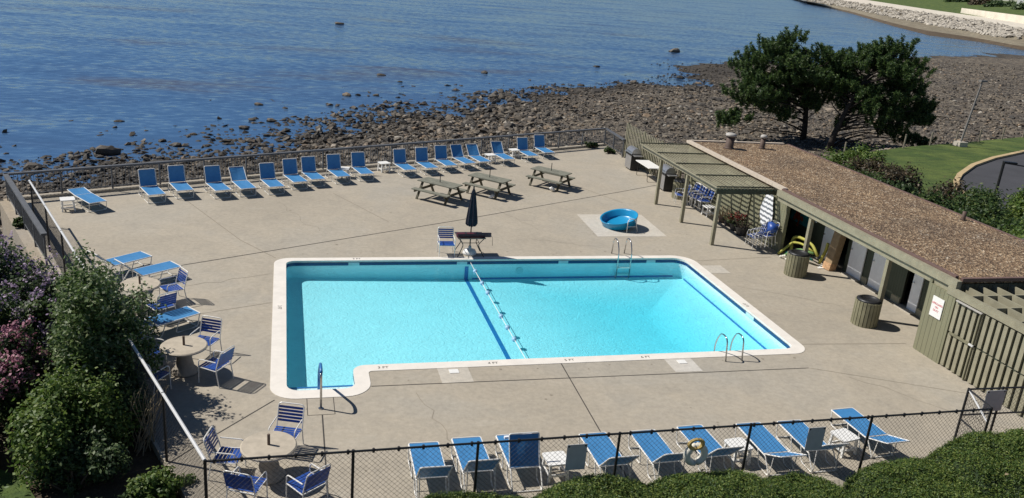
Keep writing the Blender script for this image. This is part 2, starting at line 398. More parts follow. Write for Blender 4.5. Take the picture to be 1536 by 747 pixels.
# ------------------------------------------------------------------ mesh helpers
class MB:
    def __init__(s): s.v = []; s.f = []; s.m = []
    def add(s, vs, fs, mi=0):
        o = len(s.v); s.v += [tuple(v) for v in vs]
        s.f += [tuple(i + o for i in f) for f in fs]; s.m += [mi] * len(fs); return s
    def box(s, c, d, rz=0.0, mi=0, rot=None):
        hx, hy, hz = d[0] / 2, d[1] / 2, d[2] / 2
        mt = rot if rot is not None else Matrix.Rotation(rz, 3, 'Z')
        vs = [mt @ Vector((x * hx, y * hy, z * hz)) + Vector(c) for x in (-1, 1) for y in (-1, 1) for z in (-1, 1)]
        return s.add(vs, [(0, 1, 3, 2), (4, 6, 7, 5), (0, 4, 5, 1), (2, 3, 7, 6), (0, 2, 6, 4), (1, 5, 7, 3)], mi)
    def bar(s, a, b, w, h, mi=0, up=(0, 0, 1)):
        a, b = Vector(a), Vector(b); d = (b - a); L = d.length; d.normalize()
        u = Vector(up)
        if abs(d.dot(u)) > 0.98: u = Vector((1, 0, 0))
        sx = d.cross(u).normalized(); uz = sx.cross(d).normalized()
        return s.box((a + b) / 2, (L, w, h), rot=Matrix((d, sx, uz)).transposed(), mi=mi)
    def tube(s, pts, r, n=6, mi=0, closed=False, r1=None):
        pts = [Vector(p) for p in pts]; N = len(pts); rings = []
        ref = None
        for i, p in enumerate(pts):
            if closed: t = pts[(i + 1) % N] - pts[i - 1]
            else: t = pts[min(i + 1, N - 1)] - pts[max(i - 1, 0)]
            t.normalize()
            if ref is None:
                ref = Vector((0, 0, 1)) if abs(t.z) < 0.9 else Vector((1, 0, 0))
            a = t.cross(ref); 
            if a.length < 1e-4: a = t.cross(Vector((0, 1, 0.3)))
            a.normalize(); bb = t.cross(a).normalized(); ref = -bb if False else ref
            rr = r if r1 is None else r + (r1 - r) * i / max(1, N - 1)
            rings.append([p + (a * math.cos(2 * math.pi * k / n) + bb * math.sin(2 * math.pi * k / n)) * rr for k in range(n)])
        vs = [v for ring in rings for v in ring]; fs = []
        for i in range(N if closed else N - 1):
            j = (i + 1) % N
            for k in range(n):
                k2 = (k + 1) % n
                fs.append((i * n + k, i * n + k2, j * n + k2, j * n + k))
        if not closed:
            fs.append(tuple(range(n - 1, -1, -1))); fs.append(tuple((N - 1) * n + k for k in range(n)))
        return s.add(vs, fs, mi)
    def lathe(s, prof, n=24, c=(0, 0, 0), mi=0, cap=True):
        vs = []; fs = []
        for (r, z) in prof:
            for k in range(n):
                a = 2 * math.pi * k / n; vs.append((c[0] + r * math.cos(a), c[1] + r * math.sin(a), c[2] + z))
        for i in range(len(prof) - 1):
            for k in range(n):
                k2 = (k + 1) % n; fs.append((i * n + k, i * n + k2, (i + 1) * n + k2, (i + 1) * n + k))
        if cap:
            if prof[0][0] > 1e-4: fs.append(tuple(range(n - 1, -1, -1)))
            if prof[-1][0] > 1e-4: fs.append(tuple((len(prof) - 1) * n + k for k in range(n)))
        return s.add(vs, fs, mi)
    def prism(s, poly, z0, z1, mi=0):
        n = len(poly)
        vs = [(x, y, z0) for x, y in poly] + [(x, y, z1) for x, y in poly]
        fs = [tuple(range(n - 1, -1, -1)), tuple(range(n, 2 * n))] + [(i, (i + 1) % n, n + (i + 1) % n, n + i) for i in range(n)]
        return s.add(vs, fs, mi)
    def sheet(s, poly, z, mi=0):
        return s.add([(x, y, z) for x, y in poly], [tuple(range(len(poly)))], mi)
    def build(s, name, mat, parent=None, smooth=False, loc=None):
        me = bpy.data.meshes.new(name); me.from_pydata(s.v, [], s.f)
        for mm in (mat if isinstance(mat, (list, tuple)) else [mat]): me.materials.append(MT[mm])
        if any(s.m): me.polygons.foreach_set('material_index', s.m)
        if smooth: me.polygons.foreach_set('use_smooth', [True] * len(me.polygons))
        me.update()
        return link(name, me, parent, loc)

def link(name, me, parent=None, loc=None):
    o = bpy.data.objects.new(name, me); COL.objects.link(o)
    if parent is not None: o.parent = parent
    if loc is not None: o.location = loc
    return o

def tag(o, label=None, cat=None, group=None, kind=None):
    if label: o['label'] = label
    if cat: o['category'] = cat
    if group: o['group'] = group
    if kind: o['kind'] = kind
    return o

def thing(name, label, cat, loc=(0, 0, 0), rz=0.0, group=None):
    o = bpy.data.objects.new(name, None); COL.objects.link(o)
    o.empty_display_size = 0.2
    o.location = loc; o.rotation_euler = (0, 0, rz)
    return tag(o, label, cat, group)

def dup(root, label, loc, rz=0.0, group=None):
    r = root.copy(); COL.objects.link(r); r.location = loc; r.rotation_euler = (root.rotation_euler[0], root.rotation_euler[1], rz)
    r['label'] = label
    if group: r['group'] = group
    for ch in list(root.children):
        c = ch.copy(); COL.objects.link(c); c.parent = r
        for g in list(ch.children):
            d = g.copy(); COL.objects.link(d); d.parent = c
    return r

def npmesh(name, V, F, mats, parent=None, smooth=False, midx=None):
    me = bpy.data.meshes.new(name)
    V = np.asarray(V, np.float32); F = np.asarray(F, np.int32)
    k = F.shape[1]
    me.vertices.add(len(V)); me.vertices.foreach_set('co', V.ravel())
    me.loops.add(F.size); me.loops.foreach_set('vertex_index', F.ravel())
    me.polygons.add(len(F)); me.polygons.foreach_set('loop_start', np.arange(0, F.size, k, dtype=np.int32))
    try: me.polygons.foreach_set('loop_total', np.full(len(F), k, np.int32))
    except Exception: pass
    for mm in mats: me.materials.append(MT[mm])
    if midx is not None: me.polygons.foreach_set('material_index', np.asarray(midx, np.int32))
    me.polygons.foreach_set('use_smooth', np.full(len(F), smooth, bool))
    me.update(calc_edges=True); me.validate()
    return link(name, me, parent)

def leaves(C, n, spread, size, rg, aspect=0.55, up=0.4, outward=None, flat=1.0):
    """n leaf quads gaussian-scattered round each clump centre"""
    C = np.asarray(C, float); N = len(C) * n
    c = np.repeat(C, n, 0)
    sp = np.repeat(np.broadcast_to(np.asarray(spread, float), (len(C),)), n)
    off = rg.normal(size=(N, 3)) * sp[:, None] * np.array([1, 1, flat])
    p = c + off
    nm = rg.normal(size=(N, 3)) * 0.8
    nm[:, 2] += up
    nm += off / (sp[:, None] + 1e-6) * 0.5
    nm /= np.linalg.norm(nm, axis=1)[:, None]
    t = np.cross(nm, rg.normal(size=(N, 3))); t /= np.linalg.norm(t, axis=1)[:, None]
    b = np.cross(nm, t)
    s = size * rg.uniform(0.6, 1.35, N)[:, None]
    V = np.stack([p - t * s, p - b * s * aspect, p + t * s, p + b * s * aspect], 1).reshape(-1, 3)
    F = np.arange(N * 4).reshape(-1, 4)
    return V, F

def vnoise(x, y, seed=0):
    x = np.asarray(x, float); y = np.asarray(y, float)
    xi = np.floor(x).astype(np.int64); yi = np.floor(y).astype(np.int64); fx = x - xi; fy = y - yi
    fx = fx * fx * (3 - 2 * fx); fy = fy * fy * (3 - 2 * fy)
    def h(a, b):
        n = (a * 374761393 + b * 668265263 + seed * 1442695041) & 0xffffffff
        n = ((n ^ (n >> 13)) * 1274126177) & 0xffffffff
        return ((n ^ (n >> 16)) & 0xffff) / 65535.0
    return (h(xi, yi) * (1 - fx) + h(xi + 1, yi) * fx) * (1 - fy) + (h(xi, yi + 1) * (1 - fx) + h(xi + 1, yi + 1) * fx) * fy

def fbm(x, y, seed=0, o=4):
    r = 0; a = 0.5; f = 1
    for i in range(o): r = r + a * vnoise(x * f, y * f, seed + i); a *= 0.5; f *= 2.03
    return r

def text_obj(name, s, size, mat, parent, mtx, ext=0.002):
    cu = bpy.data.curves.new(name, 'FONT'); cu.body = s; cu.size = size; cu.align_x = 'CENTER'; cu.align_y = 'CENTER'; cu.extrude = ext
    tmp = bpy.data.objects.new(name + '_tmp', cu); COL.objects.link(tmp)
    bpy.context.view_layer.update()
    me = bpy.data.meshes.new_from_object(tmp.evaluated_get(bpy.context.evaluated_depsgraph_get()))
    bpy.data.objects.remove(tmp); me.materials.clear(); me.materials.append(MT[mat])
    o = link(name, me, parent); o.matrix_local = mtx
    return o

def rounded(poly, radii, seg=7):
    out = []; n = len(poly)
    for i, (p, r) in enumerate(zip(poly, radii)):
        p = Vector(p); a = (Vector(poly[i - 1]) - p).normalized(); b = (Vector(poly[(i + 1) % n]) - p).normalized()
        if r <= 0: out.append((p.x, p.y)); continue
        ang = a.angle(b); d = r / math.tan(ang / 2)
        s0 = p + a * d; c = p + (a + b).normalized() * (r / math.sin(ang / 2)); e0 = p + b * d
        a0 = math.atan2(s0.y - c.y, s0.x - c.x); a1 = math.atan2(e0.y - c.y, e0.x - c.x)
        da = (a1 - a0 + math.pi) % (2 * math.pi) - math.pi
        for k in range(seg + 1):
            t = a0 + da * k / seg; out.append((c.x + r * math.cos(t), c.y + r * math.sin(t)))
    return out

# ================================================================== TERRAIN, SEA
SHORE = [(-400, -160), (-80, 8), (-30, 40), (-14, 46.5), (-10, 49), (-5.5, 54), (0, 60), (6, 66), (12, 72), (17, 76.5), (36, 90.5), (47, 97), (67, 117), (100, 139), (139, 165), (160, 176), (183, 181), (200, 176), (260, 150), (600, 60)]
SH = np.array(SHORE, float)
def seg_dist(px, py, pts):
    best = np.full(px.shape, 1e9); sign = np.ones(px.shape)
    for (x0, y0), (x1, y1) in zip(pts[:-1], pts[1:]):
        dx, dy = x1 - x0, y1 - y0
        t = np.clip(((px - x0) * dx + (py - y0) * dy) / (dx * dx + dy * dy), 0, 1)
        d = np.hypot(px - x0 - t * dx, py - y0 - t * dy)
        s = np.where(dx * (py - y0) - dy * (px - x0) > 0, -1.0, 1.0)
        m = d < best
        best = np.where(m, d, best); sign = np.where(m, s, sign)
    return best * sign            # positive inland
LAND = [(-30, 12), (-16, 22.5), (-9.6, 25.5), (-5, 26.5), (18.6, 38.0), (24, 40.0), (29, 44), (36, 48.9), (44, 52.7), (50.5, 54.9), (60.4, 58.6), (90, 70), (200, 95), (600, 40)]
def terrain_z(x, y):
    x = np.asarray(x, float); y = np.asarray(y, float)
    d = seg_dist(x, y, SHORE)
    n = fbm(x * 0.35, y * 0.35, 3, 4) - 0.47
    n2 = fbm(x * 0.07, y * 0.07, 9, 3) - 0.44
    base = -3.03 + np.where(d > 0, np.minimum(0.06 + 0.040 * d, 0.66), np.maximum(0.06 + 0.022 * d, -1.5))
    amp = np.where(d > 0, 1.0, 0.6)
    z = base + 0.34 * n * amp + 0.50 * n2 * np.clip(1.2 - np.abs(d) / 40, 0.25, 1)
    l = seg_dist(x, y, LAND)
    k = np.clip((l + 4.0) / 4.0, 0, 1)
    k = k * k * (3 - 2 * k)
    z = z * (1 - k) + (-1.05) * k
    dk = (x > -8.5 - (y - 31) * .45) & (x < 24.5) & (x > -0.8 - (y - 13.2) * .36) & (y < 35.5) & (y > 13.5)
    z = np.where(dk, -3.5, z)
    return np.maximum(z, -5.0)

def grid_mesh(name, xs, ys, zf, mat):
    X, Y = np.meshgrid(xs, ys)
    Z = zf(X, Y)
    V = np.stack([X, Y, Z], -1).reshape(-1, 3)
    nx, ny = len(xs), len(ys)
    i = np.arange(nx - 1)[None, :] + np.arange(ny - 1)[:, None] * nx
    F = np.stack([i, i + 1, i + 1 + nx, i + nx], -1).reshape(-1, 4)
    return npmesh(name, V, F, [mat], smooth=True)

xs = np.concatenate([np.linspace(-400, -42, 14), np.linspace(-40, 70, 260), np.linspace(71, 260, 150), np.linspace(270, 600, 14)])
ys = np.concatenate([np.linspace(-300, -5, 8), np.linspace(0, 110, 250), np.linspace(111, 230, 110), np.linspace(240, 420, 10)])
tag(grid_mesh('rocky_shore', xs, ys, terrain_z, 'shore'), kind='structure')
s = MB().add([(-5000, -600, -3), (5000, -600, -3), (5000, 9000, -3), (-5000, 9000, -3)], [(0, 1, 2, 3)])
tag(s.build('sea', 'sea'), kind='structure')
s = MB().add([(-5000, -600, -9), (5000, -600, -9), (5000, 9000, -9), (-5000, 9000, -9)], [(0, 1, 2, 3)])
tag(s.build('seabed', 'shore'), kind='structure')

# ---- rocks
def ico(sub):
    bm = bmesh.new(); bmesh.ops.create_icosphere(bm, subdivisions=sub, radius=1)
    V = np.array([v.co[:] for v in bm.verts]); F = np.array([[v.index for v in f.verts] for f in bm.faces]); bm.free()
    return V, F
def rock_variant(sub, rg):
    V, F = ico(sub)
    d = rg.normal(size=(5, 3)); d /= np.linalg.norm(d, axis=1)[:, None]
    r = np.ones(len(V))
    for k in range(5):                                   # chop facets
        h = V @ d[k]; lim = rg.uniform(0.45, 0.8)
        r = np.where(h > lim, r * lim / np.maximum(h, 1e-6), r)
    V = V * r[:, None] * (1 + rg.normal(size=(len(V), 1)) * 0.06)
    V = V * np.array([1, rg.uniform(0.65, 0.95), rg.uniform(0.45, 0.7)])
    return V, F
var_hi = [rock_variant(2, rng) for _ in range(8)]
var_lo = [rock_variant(1, rng) for _ in range(8)]

def sample_rocks(n, rg, r0, r1):
    """area-spread positions on the foreshore, thinner with distance"""
    out = []
    while len(out) < n:
        m = 6000
        dist = np.exp(rg.uniform(math.log(r0), math.log(r1), m)); th = rg.uniform(R(20), R(118), m)
        x = dist * np.cos(th); y = dist * np.sin(th)
        d = seg_dist(x, y, SHORE); l = seg_dist(x, y, LAND)
        cl = fbm(x * 0.16, y * 0.16, 21, 3)
        p = np.where(d > -5, 1.0, np.clip(1 + (d - 2) / 18, 0, 1) ** 2 * np.clip((cl - 0.36) * 8, 0, 1))
        ok = (l < -0.7) & (rg.uniform(size=m) < p)
        # clear of the deck
        ok &= ~((y < 34.35 + (x + 9.95) * 0.4507) & (x > -10.4 - (y - 33.78) * 0.417) & (x < 18.5))
        out += list(zip(x[ok], y[ok], dist[ok]))
    return np.array(out[:n])

def rock_mass(name, n, variants, r0, r1, smin, smax, rg, mat='rock'):
    P = sample_rocks(n, rg, r0, r1)
    size = smin * (smax / smin) ** (rg.uniform(size=n) ** 2.4)
    size *= np.clip(P[:, 2] / 60, 0.85, 1.35)
    size *= np.where(P[:, 0] > 22, 0.62, 1.0) * (0.75 + 0.5 * fbm(P[:, 0] * .12, P[:, 1] * .12, 55, 3))
    z = terrain_z(P[:, 0], P[:, 1])
    Vs = []; Fs = []; off = 0
    which = rg.integers(0, len(variants), n)
    for k, (V, F) in enumerate(variants):
        idx = np.where(which == k)[0]
        if not len(idx): continue
        a = rg.uniform(0, 2 * math.pi, len(idx)); tl = rg.normal(size=(len(idx), 2)) * 0.22
        ca, sa = np.cos(a), np.sin(a)
        W = V[None] * size[idx, None, None]
        Wx = W[..., 0] * ca[:, None] - W[..., 1] * sa[:, None]; Wy = W[..., 0] * sa[:, None] + W[..., 1] * ca[:, None]
        Wz = W[..., 2] + Wx * tl[:, :1] + Wy * tl[:, 1:]
        W = np.stack([Wx + P[idx, 0, None], Wy + P[idx, 1, None], Wz + (z[idx] + size[idx] * 0.14)[:, None]], -1)
        Vs.append(W.reshape(-1, 3)); Fs.append((F[None] + (np.arange(len(idx)) * len(V))[:, None, None]).reshape(-1, 3) + off); off += len(idx) * len(V)
    o = npmesh(name, np.concatenate(Vs), np.concatenate(Fs), [mat])
    return tag(o, kind='stuff')
rock_mass('shore_rocks', 64000, var_lo, 33, 200, 0.10, 0.42, rng)

# ---- boulders: the largest of the foreshore, each its own object
rock_meshes = []
for k, (V, F) in enumerate(var_hi):
    o = npmesh('boulder', V, F, ['rock']); rock_meshes.append(o)
protos = list(rock_meshes)
BL = 'grey brown boulder lying among the many rocks of the seaside foreshore'
P = sample_rocks(284, rng, 36, 120)
zz = terrain_z(P[:, 0], P[:, 1])
used = set()
def boulder(x, y, z, s, label, group=None, rz=None, sq=(1, 1, 1)):
    k = random.randrange(8)
    if k not in used: o = protos[k]; used.add(k)
    else: o = protos[k].copy(); COL.objects.link(o)
    o.location = (x, y, z); o.scale = (s * sq[0], s * sq[1], s * sq[2]); o.rotation_euler = (random.uniform(-.15, .15), random.uniform(-.15, .15), random.uniform(0, 6.28) if rz is None else rz)
    if 'group' in o and not group: del o['group']
    tag(o, label, 'boulder', group)
for (x, y, dd), z in zip(P, zz):
    s = random.uniform(0.30, 0.46) * min(1.5, max(0.8, dd / 60))
    boulder(x, y, max(z, -3.05) + 0.1 * s, s, BL, 'boulders on the foreshore')
for x, y, s, lab, sq in [
    (-10.3, 53.9, 0.78, 'large pale rounded boulder alone in the water beyond the left part of the railing', (1, .8, 1)),
    (-13.6, 50.5, 0.75, 'dark wet boulder in the shallows near the left edge of the view', (1, 1, .9)),
    (-15.0, 48.5, 0.5, 'low dark rock in front of the wet boulder at the left edge', (1, 1, .6)),
    (65.5, 138.5, 1.5, 'dark boulder far out in the open water left of the pine trees', (1, .8, .8)),
    (8.9, 151.5, 0.9, 'small dark rock farthest out in the open sea near the top of the view', (1, .9, .6)),
    (40.9, 110.8, 0.75, 'pale stone standing in the sea just beyond the rock line', (1, .9, .7)),
    (10.0, 92.5, 0.6, 'lone stone in the sea beyond the middle of the railing', (1, .9, .6)),
    (-11.2, 63.6, 0.42, 'small brown stone awash in the sea beyond the large pale boulder', (1, .9, .6)),
    (-4.4, 50.3, 0.62, 'brown boulder at the edge of the shallows behind the railing loungers', (1, .9, .8)),
    (17.0, 64.0, 0.95, 'large dark brown boulder on the beach behind the middle of the railing', (1, .9, .9)),
    (24.0, 55.0, 0.85, 'rust brown boulder on the beach beyond the slatted fence', (1, .8, .8)),
    (-7.2, 51.4, 0.55, 'flat dark slab of rock in the shallows right of the pale boulder', (1.3, .7, .5))]:
    boulder(x, y, max(float(terrain_z(np.array([x]), np.array([y]))[0]), -3.08) + 0.15 * s, s, lab, None, 0.4, sq)

# ---- far shore
FE = [(500, 850), (414, 673), (362, 547), (293, 410), (228, 290), (207, 246), (213, 226), (206, 203), (215, 175), (300, 100)]
ST = [(560, 860), (380, 600), (347, 540), (318, 452), (266, 347), (246, 300), (236, 270), (222, 234), (240, 180), (330, 105)]
RT = [(600, 880), (420, 640), (362, 528), (328, 432), (296, 358), (285, 320), (258, 270), (232, 230), (262, 180), (350, 110)]
CR = [(640, 900), (486, 690), (420, 560), (360, 438), (330, 370), (312, 325), (292, 290), (268, 248), (300, 190), (400, 110)]
def strip(name, A, za, B, zb, mat, kind='structure', sub=6):
    V = []; F = []
    def res(L):
        L = np.array(L, float); t = np.linspace(0, len(L) - 1, (len(L) - 1) * sub + 1)
        return np.stack([np.interp(t, np.arange(len(L)), L[:, 0]), np.interp(t, np.arange(len(L)), L[:, 1])], 1)
    a, b = res(A), res(B); n = len(a); K = 6
    for j in range(K + 1):
        u = j / K; p = a * (1 - u) + b * u
        w = (fbm(p[:, 0] * .2, p[:, 1] * .2, 5, 3) - .45) * 0.5
        V.append(np.stack([p[:, 0], p[:, 1], za * (1 - u) + zb * u + w * (0 < j < K)], 1))
    V = np.concatenate(V)
    i = np.arange(n - 1)[None] + np.arange(K)[:, None] * n
    F = np.stack([i, i + 1, i + 1 + n, i + n], -1).reshape(-1, 4)
    return tag(npmesh(name, V, F, [mat], smooth=True), kind=kind)
mid = [((a[0] * .6 + b[0] * .4), (a[1] * .6 + b[1] * .4)) for a, b in zip(FE, ST)]
strip('far_weed_beach', FE, -3.3, mid, -2.2, 'weedline')
strip('far_beach', mid, -2.2, ST, -1.1, 'sand')
strip('far_bank', ST, -1.1, RT, 1.6, 'sand')
strip('far_promenade', RT, 1.6, CR, 2.1, 'cream')
GB = [(800, 960), (590, 760), (500, 640), (425, 490), (392, 410), (372, 362), (355, 315), (330, 262), (360, 200), (470, 115)]
strip('far_lawn', CR, 2.1, GB, 7.5, 'grass')
GB2 = [(1500, 1300), (1300, 1100), (1200, 950), (1000, 750), (900, 600), (820, 480), (760, 380), (700, 280), (700, 180), (800, 80)]
strip('far_upland', GB, 7.5, GB2, 16.0, 'grass')
rg2 = np.random.default_rng(5)
def far_stones(n):
    Vs = []; Fs = []; off = 0
    a = np.array(ST, float); b = np.array(RT, float)
    for i in range(n):
        t = rg2.uniform(0.5, 7.6); u = rg2.uniform(0.0, 0.95)
        pa = np.array([np.interp(t, np.arange(10), a[:, k]) for k in (0, 1)]); pb = np.array([np.interp(t, np.arange(10), b[:, k]) for k in (0, 1)])
        p = pa * (1 - u) + pb * u
        V, F = var_lo[i % 8]; s = rg2.uniform(0.5, 1.5); an = rg2.uniform(0, 6.28)
        rotm = np.array([[math.cos(an), -math.sin(an), 0], [math.sin(an), math.cos(an), 0], [0, 0, 1]])
        Vs.append((V * s) @ rotm.T + np.array([p[0], p[1], -1.1 + 2.7 * u + 0.25])); Fs.append(F + off); off += len(V)
    return tag(npmesh('riprap_stones', np.concatenate(Vs), np.concatenate(Fs), ['riprap']), kind='stuff')
far_stones(2600)
w = MB()
W0 = [(340, 385), (322, 348), (301, 305), (276, 258), (300, 205)]
for a, b in zip(W0[:-1], W0[1:]): w.bar((*a, 3.3), (*b, 3.3), 1.2, 3.2)
o = w.build('seawall_far', 'cream'); o.name = 'shore_wall'
tag(o, 'long cream concrete wall on the far shore above the stone bank', 'wall')

# ---- lawn, car park, kerb
def pl(pts, name, z, mat, kind='structure'):
    bm = bmesh.new(); vs = [bm.verts.new((x, y, z)) for x, y in pts]
    es = [bm.edges.new((vs[i], vs[(i + 1) % len(vs)])) for i in range(len(vs))]
    bmesh.ops.triangle_fill(bm, use_beauty=True, edges=es)
    for f in bm.faces:
        if f.normal.z < 0: f.normal_flip()
    me = bpy.data.meshes.new(name); bm.to_mesh(me); bm.free(); me.materials.append(MT[mat])
    return tag(link(name, me), kind=kind)
ARC = [(37.3, 35.5), (37.6, 38.2), (38.83, 40.85), (40.27, 42.63), (42.1, 44.4), (45.65, 47.2), (49.7, 49.7), (55.1, 52.4), (62, 55.2), (78, 60)]
LE = [(25.2, 30), (25.2, 38.5), (29, 43.2), (36, 48.7), (44, 52.5), (50.5, 54.7), (60.4, 58.3), (80, 65.5)]
pl([(25.2, 8)] + LE + ARC[::-1] + [(37.3, 8)], 'lawn', -0.8, 'grass')
pl(ARC + [(110, 60), (110, 5), (37.3, 5)], 'car_park', -0.87, 'asphalt')
k = MB()
for a, b in zip(ARC[:-1], ARC[1:]): k.bar((*a, -0.82), (*b, -0.82), 0.32, 0.18)
tag(k.build('kerb', 'kerb'), kind='structure')

# ---- garden ground beside and in front of the deck
pl([(-30, -4), (-30, 13), (-16, 22), (-9.5, 25.2), (-6.3, 25.2), (-1.25, 12.95), (-1.25, 12.5), (15.0, 12.5), (15.0, -4)], 'garden_ground', -0.2, 'mulch')
pl([(-20, 5), (-20, 17.5), (-7.0, 17.2), (-4.9, 15.6), (-4.1, 14.2), (-3.6, 12), (-3.6, 5)], 'garden_lawn', -0.15, 'grass')
pl([(15.0, 8), (15.0, 13.98), (26, 13.98), (26, 8)], 'entrance_path', -0.03, 'path')

# ================================================================== DECK AND POOL
PIN = [(0, 18.25), (1.6, 18.25), (1.6, 19.42), (14.27, 19.42), (14.27, 27.05), (0, 27.05)]
POUT = [(-0.38, 17.86), (1.97, 17.86), (1.97, 19.08), (14.62, 19.08), (14.62, 27.33), (-0.38, 27.33)]
inner = rounded(PIN, [.30, .28, .32, .30, .45, .28])
outer = rounded(POUT, [.62, .62, .10, .55, .75, .50])
DECK = [(-1.2, 12.85), (15.1, 12.85), (15.1, 13.98), (18.6, 13.98), (25.0, 13.98), (25.0, 36.4), (18.5, 36.4), (18.4, 43.3), (18.4, 46.55), (-9.95, 33.78)]
bm = bmesh.new()
def loop(pts, z):
    vs = [bm.verts.new((x, y, z)) for x, y in pts]
    return vs, [bm.edges.new((vs[i], vs[(i + 1) % len(vs)])) for i in range(len(vs))]
v1, e1 = loop(DECK, 0.0); v2, e2 = loop(outer, 0.0)
bmesh.ops.triangle_fill(bm, use_beauty=True, edges=e1 + e2)
for f in bm.faces:
    f.normal_update()
    if f.normal.z < 0: f.normal_flip()
lo = [bm.verts.new((v.co.x, v.co.y, -0.3)) for v in v1]
for i in range(len(v1)):
    j = (i + 1) % len(v1); bm.faces.new((v1[i], v1[j], lo[j], lo[i]))
me = bpy.data.meshes.new('pool_deck'); bm.to_mesh(me); bm.free(); me.materials.append(MT['deck'])
tag(link('pool_deck', me), kind='structure')

j = MB()
def joint(pts, w=0.03, mi=0):
    for a, b in zip(pts[:-1], pts[1:]):
        a = Vector(a); b = Vector(b); d = (b - a).normalized(); n = Vector((-d.y, d.x)) * w / 2
        j.add([(a.x - n.x, a.y - n.y, .004), (b.x - n.x, b.y - n.y, .004), (b.x + n.x, b.y + n.y, .004), (a.x + n.x, a.y + n.y, .004)], [(0, 1, 2, 3)], mi)
joint([(-4.9, 25.9), (-0.85, 27.9), (6.7, 31.63), (15.49, 36.27), (17.9, 37.6)], 0.045)
joint([(-3.92, 34.34), (-1.54, 29.21), (-0.33, 27.35)], .03, 1)
joint([(1.94, 35.29), (3.84, 31.33)], .03, 1); joint([(13.2, 37.6), (14.7, 34.3)], .03, 1)
joint([(1.97, 18.31), (13.94, 18.22)], .03); joint([(7.02, 19.08), (6.81, 13.0)], .028)
joint([(14.6, 19.68), (18.1, 19.46)], .03, 1); joint([(0.77, 17.1), (0.75, 13.0)], .03)
joint([(-0.27, 17.87), (-1.9, 16.0), (-2.3, 15.5)], .03); joint([(14.7, 26.75), (18.0, 27.1)], .03, 1)
joint([(-4.2, 22.2), (-0.4, 23.6)], .02, 1); joint([(.45, 17.86), (.45, 17.1), (1.05, 17.1), (1.05, 17.86)], .015)
joint([(14.0, 18.2), (18.1, 16.2)], .02, 1)
def crack(a, b, w=.012, k=9, amp=.10):
    a = Vector(a); b = Vector(b); n_ = Vector((-(b - a).y, (b - a).x)).normalized()
    joint([a.lerp(b, i / k) + n_ * random.uniform(-amp, amp) * (0 < i < k) for i in range(k + 1)], w, 1)
crack((-.4, 34.0), (1.2, 30.2), amp=.16); crack((8.6, 33.2), (9.6, 30.4)); crack((15.0, 24.2), (17.9, 22.3)); crack((14.8, 17.6), (17.4, 14.6), amp=.14); crack((-3.8, 24.6), (-.5, 25.9)); crack((3.0, 17.9), (3.6, 15.2)); crack((9.0, 29.3), (11.6, 28.2))
tag(j.build('deck_joint', ['joint', 'joint_pale']), kind='structure')
m = MB()
for k in range(46):
    if k < 14: x, y = .4 + k * 1.02 + random.uniform(-.2, .2), 27.75 + random.uniform(-.1, .15)
    elif k < 26: x, y = 2.6 + (k - 14) * 1.0 + random.uniform(-.3, .3), 18.75 + random.uniform(-.25, .2)
    else: x, y = random.uniform(-4, 16), random.choice([random.uniform(28.5, 33), random.uniform(14.5, 17.8)])
    r_ = random.uniform(.018, .05)
    m.add([(x + r_ * random.uniform(.6, 1.3) * math.cos(a), y + r_ * random.uniform(.6, 1.3) * math.sin(a), .0035) for a in np.linspace(0, 6.28, 9)[:-1]], [tuple(range(8))])
tag(m.build('deck_stain', 'joint_pale'), kind='structure')
for nm, pts in (('pale_slab', [(3.7, 18.3), (4.5, 18.3), (4.5, 19.075), (3.7, 19.075)]), ('pale_slab', [(9.98, 18.31), (10.77, 18.31), (10.77, 19.075), (9.98, 19.075)]),
                ('pale_slab', [(14.63, 25.45), (15.4, 25.45), (15.4, 26.25), (14.63, 26.25)]), ('pale_slab', [(11.8, 29.55), (14.75, 29.55), (14.85, 32.5), (11.9, 32.5)])):
    tag(MB().sheet(pts, 0.006).build(nm, 'slab'), kind='structure')

pool = thing('swimming_pool', 'large blue swimming pool with white coping and a step alcove set in the concrete deck', 'swimming pool', (7, 23, 0))
PO = (-7, -23, 0)
n = len(inner)
V = []; F = []
for ring in ([(x, y, -0.02) for x, y in outer], [(x, y, .012) for x, y in outer], [(x, y, .012) for x, y in inner], [(x, y, -.06) for x, y in inner]): V += ring
for r_ in range(3):
    for i in range(n):
        k2 = (i + 1) % n; F.append((r_ * n + i, r_ * n + k2, (r_ + 1) * n + k2, (r_ + 1) * n + i))
MB().add(V, F).build('coping', 'coping', pool, loc=PO)
def ringwall(pts, z0, z1, name, mat, off=0.0, parent=pool, skip=None):
    m = MB(); c = [Vector(p) for p in pts]; N = len(c); q = []
    for i in range(N):
        t = (c[(i + 1) % N] - c[i - 1]).normalized(); q.append(c[i] + Vector((-t.y, t.x)) * off)
    m.add([(p.x, p.y, z0) for p in q] + [(p.x, p.y, z1) for p in q], [(i, N + i, N + (i + 1) % N, (i + 1) % N) for i in range(N)])
    return m.build(name, mat, parent, loc=PO)
def floor_z(x, y):
    t = np.minimum.reduce([(x - 6.25) / 6.0, (14.27 - x) / 2.6, (27.05 - y) / 2.8, (y - 19.42) / 2.8])
    t = np.clip(t, 0, 1)
    return -0.60 - 0.12 * np.clip(x / 6.2, 0, 1) - 0.42 * t * t * (3 - 2 * t)
m = MB(); c = inner; N = len(c)
m.add([(x, y, -.05) for x, y in c] + [(x, y, -1.9) for x, y in c], [(i, N + i, N + (i + 1) % N, (i + 1) % N) for i in range(N)])
gx = np.linspace(-.1, 14.4, 110); gy = np.linspace(18.1, 27.2, 70); X, Y = np.meshgrid(gx, gy); Z = floor_z(X, Y)
i = np.arange(109)[None] + np.arange(69)[:, None] * 110
m.add(np.stack([X, Y, Z], -1).reshape(-1, 3).tolist(), np.stack([i, i + 1, i + 111, i + 110], -1).reshape(-1, 4).tolist())
